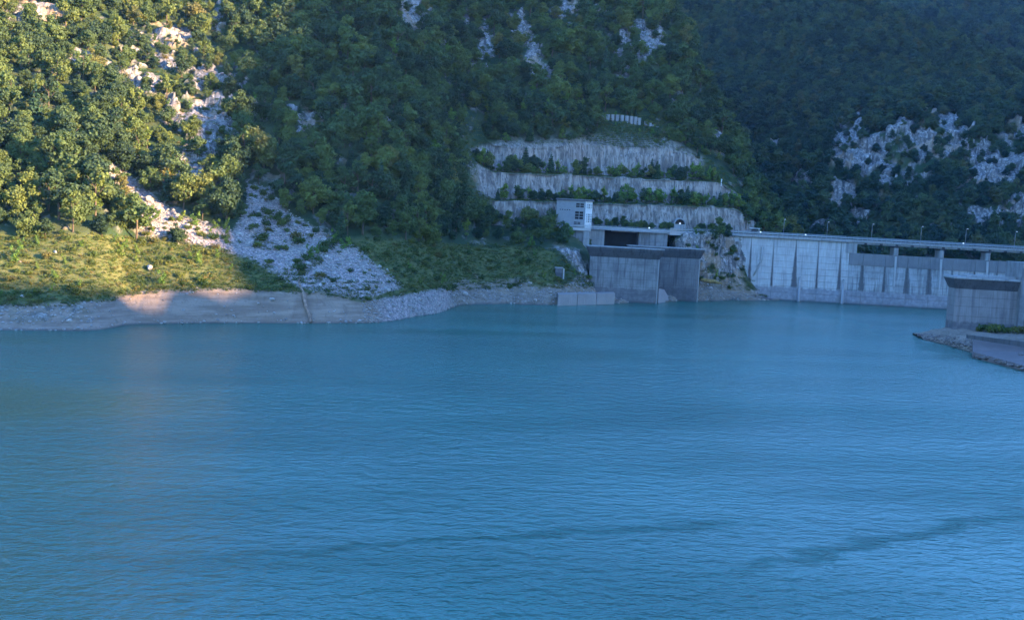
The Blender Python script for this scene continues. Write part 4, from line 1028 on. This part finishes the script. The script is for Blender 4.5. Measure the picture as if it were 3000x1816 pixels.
proto('lopsided', 'broadleaf', 8.8, 3.8, 8, 'leaf', 110, 0.32)
proto('thin open-crowned', 'broadleaf', 9.6, 3.4, 10, 'leaf', 62, 0.30)
proto('low bushy', 'broadleaf', 5.6, 3.7, 10, 'leaf', 120, 0.28)
proto('slender young', 'young', 7.5, 1.7, 9, 'leaf_young', 150, 0.24)
proto('loose bushy young', 'young', 6.0, 2.3, 8, 'leaf_young', 120, 0.26)
proto('narrow', 'conifer', 9.5, 2.1, 11, 'needle', 130, 0.26)
NB, YO, CO = [0, 1, 2, 3, 4, 5, 6, 7], [8, 9], [10]
SHRUB = []
for k in range(5):
    lb = [((pr.normal() * 0.7, pr.normal() * 0.7, pr.uniform(0.4, 1.2)), (pr.uniform(.6, 1.0),) * 2 + (pr.uniform(.5, .8),)) for _ in range(6)]
    SHRUB.append(foliage_mesh('shrub', lb, 150, 0.19, MAT['shrub'], pr))
SHRUB_Y = []
for k in range(2):
    lb = [((pr.normal() * 0.5, pr.normal() * 0.5, 0.4 + 0.45 * i), (0.75 - 0.07 * i,) * 2 + (.55,)) for i in range(6)]
    SHRUB_Y.append(foliage_mesh('shrub', lb, 150, 0.19, MAT['leaf_young'], pr))
TUFT = []
for k in range(4):
    lb = [((pr.normal() * 0.5, pr.normal() * 0.5, pr.uniform(0.05, 0.3)), (pr.uniform(.35, .6),) * 2 + (pr.uniform(.22, .42),)) for _ in range(5)]
    TUFT.append(foliage_mesh('tuft', lb, 90, 0.14, MAT['shrub'], pr, None, 0.3))
def stone_mesh(r, el=(1, 0.8, 0.6), sub=2):
    bm = bmesh.new(); bmesh.ops.create_icosphere(bm, subdivisions=sub, radius=1.0)
    off = r.uniform(0, 50, 3)
    co = np.array([v.co[:] for v in bm.verts]); nn = vnoise(co * 1.1 + off, 3) * 0.9 + np.round(vnoise(co * 0.9 + off + 9, 5) * 4) / 4 * 0.5
    for v, q in zip(bm.verts, nn): v.co = Vector((v.co.x * el[0], v.co.y * el[1], v.co.z * el[2])) * (0.45 + q * 0.75)
    me = bpy.data.meshes.new('stone'); bm.to_mesh(me); bm.free(); me.materials.append(MAT['stone']); return me
STONE = [stone_mesh(pr, (1, pr.uniform(.6, .9), pr.uniform(.4, .7)), 2 if k < 4 else 1) for k in range(8)]

BSTONE = []
for q in STONE[:4]:
    q = q.copy(); q.materials[0] = MAT['brown_stone']; BSTONE.append(q)
# ------------------------------------------------------------------ scattering
def cells(P, extra):
    c = (P[:-1, :-1] + P[1:, :-1] + P[:-1, 1:] + P[1:, 1:]) / 4
    ar = np.linalg.norm(np.cross(P[1:, :-1] - P[:-1, :-1], P[:-1, 1:] - P[:-1, :-1]), axis=-1)
    ex = [(e[:-1, :-1] + e[1:, 1:]) / 2 for e in extra]
    return c.reshape(-1, 3), ar.reshape(-1), [e.reshape(-1) for e in ex]
def poisson(c, w, n, spacing, r, grid=None):
    """draw up to n cells by weight, keeping spacing(i) metres between picks"""
    w = np.maximum(w, 0); idx = r.choice(len(c), size=min(n, int((w > 0).sum())), replace=False, p=w / w.sum())
    grid = {} if grid is None else grid; keep = []
    for i in idx:
        s_ = spacing if not callable(spacing) else spacing(i)
        k = (int(c[i, 0] // 6), int(c[i, 1] // 6), int(c[i, 2] // 6)); ok = True
        for a in (-1, 0, 1):
            for b in (-1, 0, 1):
                for d in (-1, 0, 1):
                    for q in grid.get((k[0] + a, k[1] + b, k[2] + d), ()):
                        if (q[0] - c[i, 0]) ** 2 + (q[1] - c[i, 1]) ** 2 + (q[2] - c[i, 2]) ** 2 < s_ * s_: ok = False; break
                    if not ok: break
                if not ok: break
            if not ok: break
        if ok: grid.setdefault(k, []).append(c[i]); keep.append(i)
    return np.array(keep, int)
def scatter(name, pts, scl, rz, idx, meshes, label, cat):
    """one mass of small repeats: points that carry instances"""
    col = bpy.data.collections.new(name + '_kinds')
    for k, me in enumerate(meshes): col.objects.link(bpy.data.objects.new('%s_kind_%02d' % (name, k), me))
    me = bpy.data.meshes.new(name); me.vertices.add(len(pts)); me.vertices.foreach_set('co', np.asarray(pts, np.float32).reshape(-1))
    for n_, ty, v in (('scl', 'FLOAT', scl), ('rz', 'FLOAT', rz), ('idx', 'INT', idx)):
        me.attributes.new(n_, ty, 'POINT').data.foreach_set('value', np.asarray(v, np.float32 if ty == 'FLOAT' else np.int32))
    ob = link(name, me); tag(ob, label, cat, None, 'stuff')
    g = bpy.data.node_groups.new(name, 'GeometryNodeTree')
    g.interface.new_socket('Geometry', in_out='INPUT', socket_type='NodeSocketGeometry'); g.interface.new_socket('Geometry', in_out='OUTPUT', socket_type='NodeSocketGeometry')
    gi, go = g.nodes.new('NodeGroupInput'), g.nodes.new('NodeGroupOutput')
    ip = g.nodes.new('GeometryNodeInstanceOnPoints'); ci = g.nodes.new('GeometryNodeCollectionInfo')
    ci.inputs['Collection'].default_value = col; ci.inputs['Separate Children'].default_value = True; ci.inputs['Reset Children'].default_value = True
    def na(nm, ty):
        n = g.nodes.new('GeometryNodeInputNamedAttribute'); n.data_type = ty; n.inputs['Name'].default_value = nm; return n.outputs['Attribute']
    cx = g.nodes.new('ShaderNodeCombineXYZ'); g.links.new(na('rz', 'FLOAT'), cx.inputs[2])
    g.links.new(gi.outputs[0], ip.inputs['Points']); g.links.new(ci.outputs[0], ip.inputs['Instance'])
    ip.inputs['Pick Instance'].default_value = True
    g.links.new(na('idx', 'INT'), ip.inputs['Instance Index']); g.links.new(cx.outputs[0], ip.inputs['Rotation']); g.links.new(na('scl', 'FLOAT'), ip.inputs['Scale'])
    g.links.new(ip.outputs[0], go.inputs[0])
    md = ob.modifiers.new('scatter', 'NODES'); md.node_group = g
    return ob

hc, ha, (hV, hU, hrock, hscree, hcut, hclay, hx_, hy_, hn) = cells(HPD, [VV, UU, np.maximum(m_rock, 0), m_scree, m_cut, m_clay, qx, qy, nz3])
inframe = (hx_ > -160) & (hx_ < 3150) & (hy_ > -700) & (hy_ < 1000)
bld = ((hU > 1655) & (hU < 1975) & (hV < 4.05)) | ((hU >= 1975) & (hV < 4.05) & (hV > 2.9))
terr = (hU > 1350) & (hU < 2190) & (hV > 4.0) & (hV < 9.05)
lowscrub = pmask(hx_, hy_, sc_([(850, 585), (1000, 590), (1180, 585), (1335, 600), (1440, 690), (1330, 700), (1050, 700), (960, 690)]), 8)
fcrag_e = cl_e
crag = sstep(0.0, 0.45, emask(hx_, hy_ - 26, rock_e))
piles = (hx_ > 1748) & (hx_ < 1962) & (hy_ > 335) & (hy_ < 432)
wood = ha * (~piles) * (1 - 0.78 * crag * (hV > 3.0)) * (1 - 0.85 * pmask(hx_, hy_ - 26, scree1, 22) * (hV > 3.0)) * sstep(2.96, 3.04, hV + (hn - 0.5) * 0.3) * (1 - 0.9 * hrock) * (1 - hscree) * (1 - lowscrub) * inframe * (~bld) * (~terr)
grid_h = {}
ki = poisson(hc, wood, 26000, lambda i: 4.2 if hy_[i] > -100 else 6.0, rng, grid_h)
low_scree = np.maximum(pmask(hx_, hy_ - 50, scree1, 18), pmask(hx_, hy_ - 80, scree1, 18)) * (hV > 2.9)
trees = [(hc[i], rng.choice(NB) if rng.random() > 0.035 else rng.choice(YO + CO), float(0.5 + 1.0 * rng.random() ** 1.6) * (0.6 if low_scree[i] > 0.4 else 1.0) * (0.62 if crag[i] > 0.25 else (0.8 if emask(hx_[i], hy_[i], [(480, 200, 260, 200)]) > 0.2 else 1.0)) * (0.98 if hU[i] < 330 else (0.72 if 1380 < hU[i] < 1720 and hV[i] < 4.2 else 1.0)), hU[i], hV[i]) for i in ki]
# benches of the terraces: younger growth along the foot of each wall
for lo, hi, u0, u1, n in ((5.15, 6.0, 1440, 2180, 900), (7.1, 8.0, 1400, 2110, 900), (9.02, 9.25, 1380, 2060, 500)):
    wt = ha * (hV > lo) * (hV < hi) * (hU > u0) * (hU < u1)
    for i in poisson(hc, wt, n, 2.6, rng): 
        t_ = rng.random(); k = rng.choice(YO) if t_ < 0.45 else (10 if t_ < 0.56 else rng.choice(NB))
        clu = vnoise(np.array(hc[i]) / 9.0, 77)
        if rng.random() > 0.25 + 1.1 * clu: continue
        s_ = (rng.uniform(0.32, 0.72) if k in NB else rng.uniform(0.35, 1.05)) * (0.7 + 0.6 * clu)
        if hV[i] > 9.0 and 1745 < hU[i] < 1960: s_ *= 0.42
        if hU[i] < 1640: s_ *= 1.25
        trees.append((hc[i], k, float(s_), hU[i], hV[i]))
for k in range(46):                      # dark hedge along the road at the lowest wall
    u = rng.uniform(1738, 2150); v = at(u, 668, np.float64(np.interp(u, [1738, 1879, 2030, 2150], [470, 473, 479, 488]) - 1.5)); v[2] = 26.6
    if abs(u - 1991) < 22: continue
    trees.append((v, rng.choice(NB + CO), float(rng.uniform(0.30, 0.5)), u, 3.95))
for u, py, k, s_ in ((2100, 702, 1, 0.8), (2118, 712, 3, 0.75), (2085, 706, 4, 0.55), (2140, 745, 2, 0.5), (1665, 700, 9, 0.9), (1000, 705, 10, 1.0), (1265, 500, 8, 1.7), (1285, 505, 9, 1.5), (1255, 470, 9, 1.2)):
    j = np.argmin((hx_ - u) ** 2 + (hy_ - py) ** 2); trees.append((hc[j], k, s_, hU[j], hV[j]))
# which ones show largest: paint discs front to back on a coarse picture
def visible_area(T, cell=9):
    W_, H_ = 3000 // cell + 1, 1816 // cell + 1; buf = np.zeros((H_, W_), bool); out = np.zeros(len(T))
    order = sorted(range(len(T)), key=lambda i: T[i][0][1])
    for i in order:
        p, k, s_ = T[i][0], T[i][1], T[i][2]; h, w = PROTO[k][5] * s_, PROTO[k][6] * s_
        cx_, cy_ = proj(np.array([p[0], p[1], p[2] + h * 0.58])); sc_px = F / p[1]
        rx, ry = w * 0.9 * sc_px / cell, h * 0.4 * sc_px / cell; cx_ /= cell; cy_ /= cell
        x0, x1, y0, y1 = int(max(0, cx_ - rx)), int(min(W_ - 1, cx_ + rx)), int(max(0, cy_ - ry)), int(min(H_ - 1, cy_ + ry))
        if x1 < x0 or y1 < y0: continue
        yy, xx = np.mgrid[y0:y1 + 1, x0:x1 + 1]; d = ((xx - cx_) / max(rx, .5)) ** 2 + ((yy - cy_) / max(ry, .5)) ** 2 <= 1
        sub = buf[y0:y1 + 1, x0:x1 + 1]; out[i] = (d & ~sub).sum(); sub |= d
    return out
va = visible_area(trees)
# far mountain wood
fc, fa, (fV, frock, fx_, fy_) = cells(MPD, [MV, mm, mx_, my_])
fcrag = sstep(0.05, 0.5, emask(fx_, fy_ - 20, cl_e))
fw = fa * (1 - 0.92 * frock) * (1 - 0.74 * fcrag) * (fx_ > 1880) * (fx_ < 3120) * (fy_ > -120) * (fy_ < 800) * (fV > 0.4)
kf = poisson(fc, fw, 22000, 4.6, rng)
bc_, ba, (bx_, by_) = cells(BP, list(proj(BP)))
kb = poisson(bc_, ba * (bx_ > 2300) * (bx_ < 3120) * (by_ > -120) * (by_ < 330), 2500, 5.5, rng)
order = np.argsort(-va)
own = {'broadleaf': 0, 'young': 0, 'conifer': 0}; single, mass = [], []
for i in order:
    kd = PROTO[trees[i][1]][1]
    if va[i] > 3 and own[kd] < (290 if kd == 'broadleaf' else 110): own[kd] += 1; single.append(trees[i])
    else: mass.append(trees[i])
def zone(u, v, py):
    if v > 3.8 and 1360 < u < 2190:
        if v < 4.1: return 'beside the road under the lowest terrace', 'trees along the terrace road'
        if v < 6.1: return 'on the lowest terrace between pale cut walls', 'trees on the terraces'
        if v < 8.1: return 'on the middle terrace below the highest cut wall', 'trees on the terraces'
        if v < 9.6: return 'on the rim above the top cut wall', 'trees on the terraces'
    if u < 330 and v < 5.5: return 'in the sunlit wood just above the grassy bank', 'trees in the sunlit wood'
    if u < 800 and v > 5.2 and py < 420: return 'among sunlit crags high on the slope', 'trees among the crags'
    if u < 620: return 'beside the grey scree above the bare bank', 'trees beside the scree'
    if u < 1100: return 'in the shaded wood above the grey scree', 'trees in the shaded wood'
    if u < 1700 and v < 4.5: return 'in the shaded wood below the terraces', 'trees below the terraces'
    if u >= 1930: return 'on the spur beside the gorge', 'trees on the spur'
    return 'on the wooded slope above the terraces', 'trees above the terraces'
for p, k, s_, u, v in single:
    adj, kd, cm, tm, jm, h, w = PROTO[k]
    r = empty('conifer_tree' if kd == 'conifer' else ('young_tree' if kd == 'young' else 'broadleaf_tree'), (p[0], p[1], p[2] - 0.25), float(rng.uniform(0, 6.28)))
    r.scale = (s_, s_, s_ * float(rng.uniform(0.9, 1.12)))
    tone = float(rng.random()); cr_ = link('crown', cm, r); cr_.color = (tone, tone, tone, 0.0); link('trunk', tm, r)
    tn = ('dark green', 'deep green', 'mid green', 'olive green', 'yellow-green')[min(4, int(tone * 5))]
    z_, g_ = zone(u, v, float(proj(p)[1])); sz = 'small ' if s_ < 0.6 else ('large ' if s_ > 1.02 else '')
    tag(r, ('%s%s %s %s %s' % (sz, tn if kd == 'broadleaf' else '', adj, {'broadleaf': 'tree', 'young': 'bright green tree', 'conifer': 'dark conifer'}[kd], z_)).replace('  ', ' ').strip(), 'tree', g_)
jm_all = [p[4] for p in PROTO]
far_all = []
for p in PROTO[:8]:
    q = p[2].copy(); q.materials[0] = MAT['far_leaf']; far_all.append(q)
scatter('hillside_wood', np.array([t[0] for t in mass]) - [0, 0, .2], [t[2] for t in mass], rng.uniform(0, 6.28, len(mass)), [t[1] for t in mass], jm_all, 'mixed green wood covering the rocky hillside above the lake', 'wood')
fi = rng.choice(NB, len(kf)); fs = rng.uniform(0.75, 1.3, len(kf)) * np.where(fcrag[kf] > 0.3, 0.6, 1.0)
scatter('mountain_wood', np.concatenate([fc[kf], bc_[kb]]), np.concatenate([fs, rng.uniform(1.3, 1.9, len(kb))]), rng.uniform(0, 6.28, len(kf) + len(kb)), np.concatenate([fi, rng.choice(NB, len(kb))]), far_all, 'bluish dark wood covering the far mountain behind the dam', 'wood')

# shrubs, tufts, stones
mea, = cells(HPD, [m_meadow])[2]
open_ = np.maximum(mea * (hU < 1660), lowscrub * (hV > 1.95))
strip = pmask(hx_, hy_, [(858, 822), (868, 775), (920, 735), (985, 708), (1010, 700), (1000, 716), (930, 762), (900, 800), (885, 828)], 5)
sw_ = ha * inframe * (open_ * (0.5 + 0.5 * (hU < 700)) + hscree * (hV > 2.02) * (0.25 + 0.9 * (hy_ < 740)) * sstep(0.42, 0.54, hn) + (hU > 1975) * (hV > 1.75) * (hV < 3.0) * 1.3 + (hrock > 0.4) * (hV > 3) * 0.25 + strip * 3)
ks = poisson(hc, sw_, 900, 2.0, rng)
SH = []
for i in ks:
    if hV[i] < 1.95: continue
    s_ = float(rng.uniform(0.45, 1.05)); 
    if hscree[i] > 0.5: s_ *= 1.25
    SH.append((hc[i], s_, hU[i], hV[i], hscree[i], hrock[i], float(hx_[i]), float(hy_[i])))
SH.sort(key=lambda t: -(t[1] / t[0][1]) * (1.0 if 0 < t[6] < 3000 else 0.01))
for n_, (p, s_, u, v, sc__, rk, x_, y_) in enumerate(SH[:270]):
    yg = rng.random() < (0.3 if u < 700 else 0.12); me = SHRUB_Y[rng.integers(2)] if yg else SHRUB[rng.integers(5)]
    o = link('shrub', me); o.location = (p[0], p[1], p[2] - 0.1); o.scale = (s_, s_, s_ * float(rng.uniform(.8, 1.3))); o.rotation_euler = (0, 0, float(rng.uniform(0, 6.28)))
    zz = ('standing on the grey scree', 'shrubs on the scree') if sc__ > 0.4 else (('clinging to pale rock on the upper slope', 'shrubs on the crags') if rk > 0.4 and v > 3 else (('on the rocks beside the dam', 'shrubs by the dam') if u > 1900 else
         (('on the sunlit grassy slope above the bare bank', 'shrubs on the sunlit slope') if u < 560 else (('on the shaded grassy slope beside the scree', 'shrubs on the shaded slope') if u < 1000 else ('on the scrubby slope between wood and shore rocks', 'shrubs on the scrubby slope')))))
    sz = 'small' if s_ < 0.65 else ('large' if s_ > 1.0 else 'middling'); tone = float(rng.random()); o.color = (tone, tone, tone, 0.0)
    tn = ('dark green', 'mid green', 'olive green', 'brownish green')[min(3, int(tone * 4))]; sp_ = 'tall' if o.scale[2] / s_ > 1.05 else 'low rounded'
    tag(o, '%s %s shrub %s' % (sz, 'bright green upright' if yg else tn + ' ' + sp_, zz[0]), 'shrub', zz[1])
rest = SH[270:]
tw = ha * inframe * (open_ * 1.0 + hscree * (hV > 2.0) * 0.06 + strip * 2.0 + (hV > 1.97) * (hV < 2.3) * (hU < 1110) * 0.8) * (hV > 1.93) + ha * inframe * terr * (1 - hcut) * 0.4
tw = tw + ha * piles * 1.5 + ha * inframe * (hy_ > -60) * crag * (hV > 3.0) * (1 - 0.7 * hrock) * 0.5 + ha * inframe * (hU > 1960) * (hV > 1.6) * (hV < 3.9) * (1 - hrock) * 0.8
kt = poisson(hc, tw, 11000, 0.75, rng)
tp = np.concatenate([hc[kt]] + ([np.array([t[0] for t in rest])] if rest else []))
scatter('ground_cover', tp, np.concatenate([rng.uniform(0.5, 1.25, len(kt)), np.array([t[1] * 1.2 for t in rest])]), rng.uniform(0, 6.28, len(tp)), rng.integers(0, 4, len(tp)), TUFT, 'low scrub and grass covering the slopes above the shore', 'ground cover')
stw = ha * inframe * (hscree * 1.0 + (hU > 1300) * (hV > 1.02) * (hV < 2.2) * hrock * 0.12 + (hU < 300) * (hV > 1.3) * (hV < 2.0) * 0.12 + hclay * (hV > 1.0) * (hV < 2.05) * 0.012 + hclay * (hV > 1.0) * (hV < 1.12) * 0.12)
kq = poisson(hc, stw, 9000, 0.5, rng)
scatter('scree_rubble', hc[kq], rng.uniform(0.14, 0.55, len(kq)) * (1 + (rng.random(len(kq)) > 0.95) * 0.9), rng.uniform(0, 6.28, len(kq)), rng.integers(0, 4, len(kq)), STONE[4:], 'loose grey rubble on the scree and the gravel shore', 'rubble')
bw = ha * inframe * ((hV > 2.1) * (hV < 2.95) * (hU < 760) * 0.12 + hscree * 0.4 + (hU > 1950) * (hV > 1.05) * (hV < 2.8) * 1.0 + (hU > 1300) * (hU < 1660) * (hV > 1.2) * (hV < 2.1) * 0.5)
for i in poisson(hc, bw, 52, 5.0, rng):
    o = link('boulder', STONE[rng.integers(4)]); s_ = float(rng.uniform(0.6, 1.5)); o.location = hc[i] - np.array([0, 0, 0.05]); o.scale = (s_, s_ * 0.9, s_ * 1.1); o.rotation_euler = (0, 0, float(rng.uniform(0, 6.28)))
    zz = 'on the sunlit grassy slope' if hU[i] < 560 else ('on the scree and gravel' if hU[i] < 1290 else ('on the shore below the scrubby slope' if hU[i] < 1700 else 'on the broken slope beside the dam'))
    tag(o, '%s pale grey boulder lying %s' % ('large' if s_ > 1.1 else 'small', zz), 'boulder', 'boulders ' + zz)
# right platform: rocks and bushes
rcq, ra, (rV2,) = cells(RPD, [RV]); rpx, rpy = proj(rcq)
kr_ = poisson(rcq, ra * (rV2 > 0.95) * (rV2 < 3.2) * (rpx < 3020) * (0.2 + (rV2 < 2.0)), 900, 0.55, rng)
scatter('platform_rubble', rcq[kr_], rng.uniform(0.15, 0.5, len(kr_)), rng.uniform(0, 6.28, len(kr_)), rng.integers(0, 4, len(kr_)), BSTONE, 'brown rubble on the rock platform below the right tower', 'rubble')
for i in poisson(rcq, ra * (rV2 > 1.0) * (rV2 < 2.6) * (rpx < 3010), 60, 1.9, rng)[:30]:
    o = link('boulder', BSTONE[rng.integers(4)]); s_ = float(rng.uniform(0.5, 1.1)); o.location = rcq[i]; o.scale = (s_ * 1.4, s_, s_ * 0.8); o.rotation_euler = (0, 0, float(rng.uniform(0, 6.28)))
    tag(o, '%s brown rock on the platform edge below the right tower' % ('broad' if s_ > 0.8 else 'small'), 'boulder', 'rocks below the right tower')
for k in range(22):
    f_ = k / 21.0; c = c4[0] * (1 - f_) + c4[1] * f_; s_ = float(rng.uniform(0.5, 1.0))
    o = link('boulder', BSTONE[rng.integers(4)]); o.location = (c[0] + rng.normal() * 0.4, c[1] - 0.8 + rng.normal() * 0.5, 0.5 + rng.random() * 0.7); o.scale = (s_ * 1.3, s_, s_ * 0.9); o.rotation_euler = (0, 0, float(rng.uniform(0, 6.28)))
    tag(o, '%s brown rock along the foot of the sloping apron' % ('broad' if s_ > 0.75 else 'small'), 'boulder', 'rocks along the apron foot')
for px, py, s_ in ((2885, 975, 1.3), (2905, 968, 1.6), (2925, 972, 1.3), (2945, 978, 1.1), (2865, 980, 0.8), (2968, 984, 1.2), (2990, 988, 1.2)):
    p = at(px, py + 18, np.float64(CY - 4.0)); p[2] = 3.6
    o = link('shrub', SHRUB[rng.integers(5)]); o.location = p; o.scale = (s_, s_, s_); o.rotation_euler = (0, 0, float(rng.uniform(0, 6.28)))
    tag(o, '%s dark green bush at the foot of the right tower' % ('large' if s_ > 1.25 else 'small'), 'shrub', 'bushes at the right tower')
print('SINGLE', len(single), own, 'MASS', len(mass), 'FAR', len(kf), len(kb), 'SHRUB', len(SH), 'TUFT', len(tp), 'STONE', len(kq), 'CROWN', [len(p[2].polygons) for p in PROTO])

# ------------------------------------------------------------------ evening haze over the valley
hz = NT('haze'); pv = hz.n('VolumePrincipled', {'Color': rgb(0.36, 0.60, 1.0), 'Density': 0.000032, 'Anisotropy': 0.0}); hz.t.links.new(pv.outputs[0], hz.out.inputs['Volume'])
m = MB(); m.b2(-1600, 2600, -1700, 2300, -60, 640); hzo = m.build('haze', hz.m); tag(hzo, 'thin blue evening haze filling the valley', 'haze', None, 'stuff')
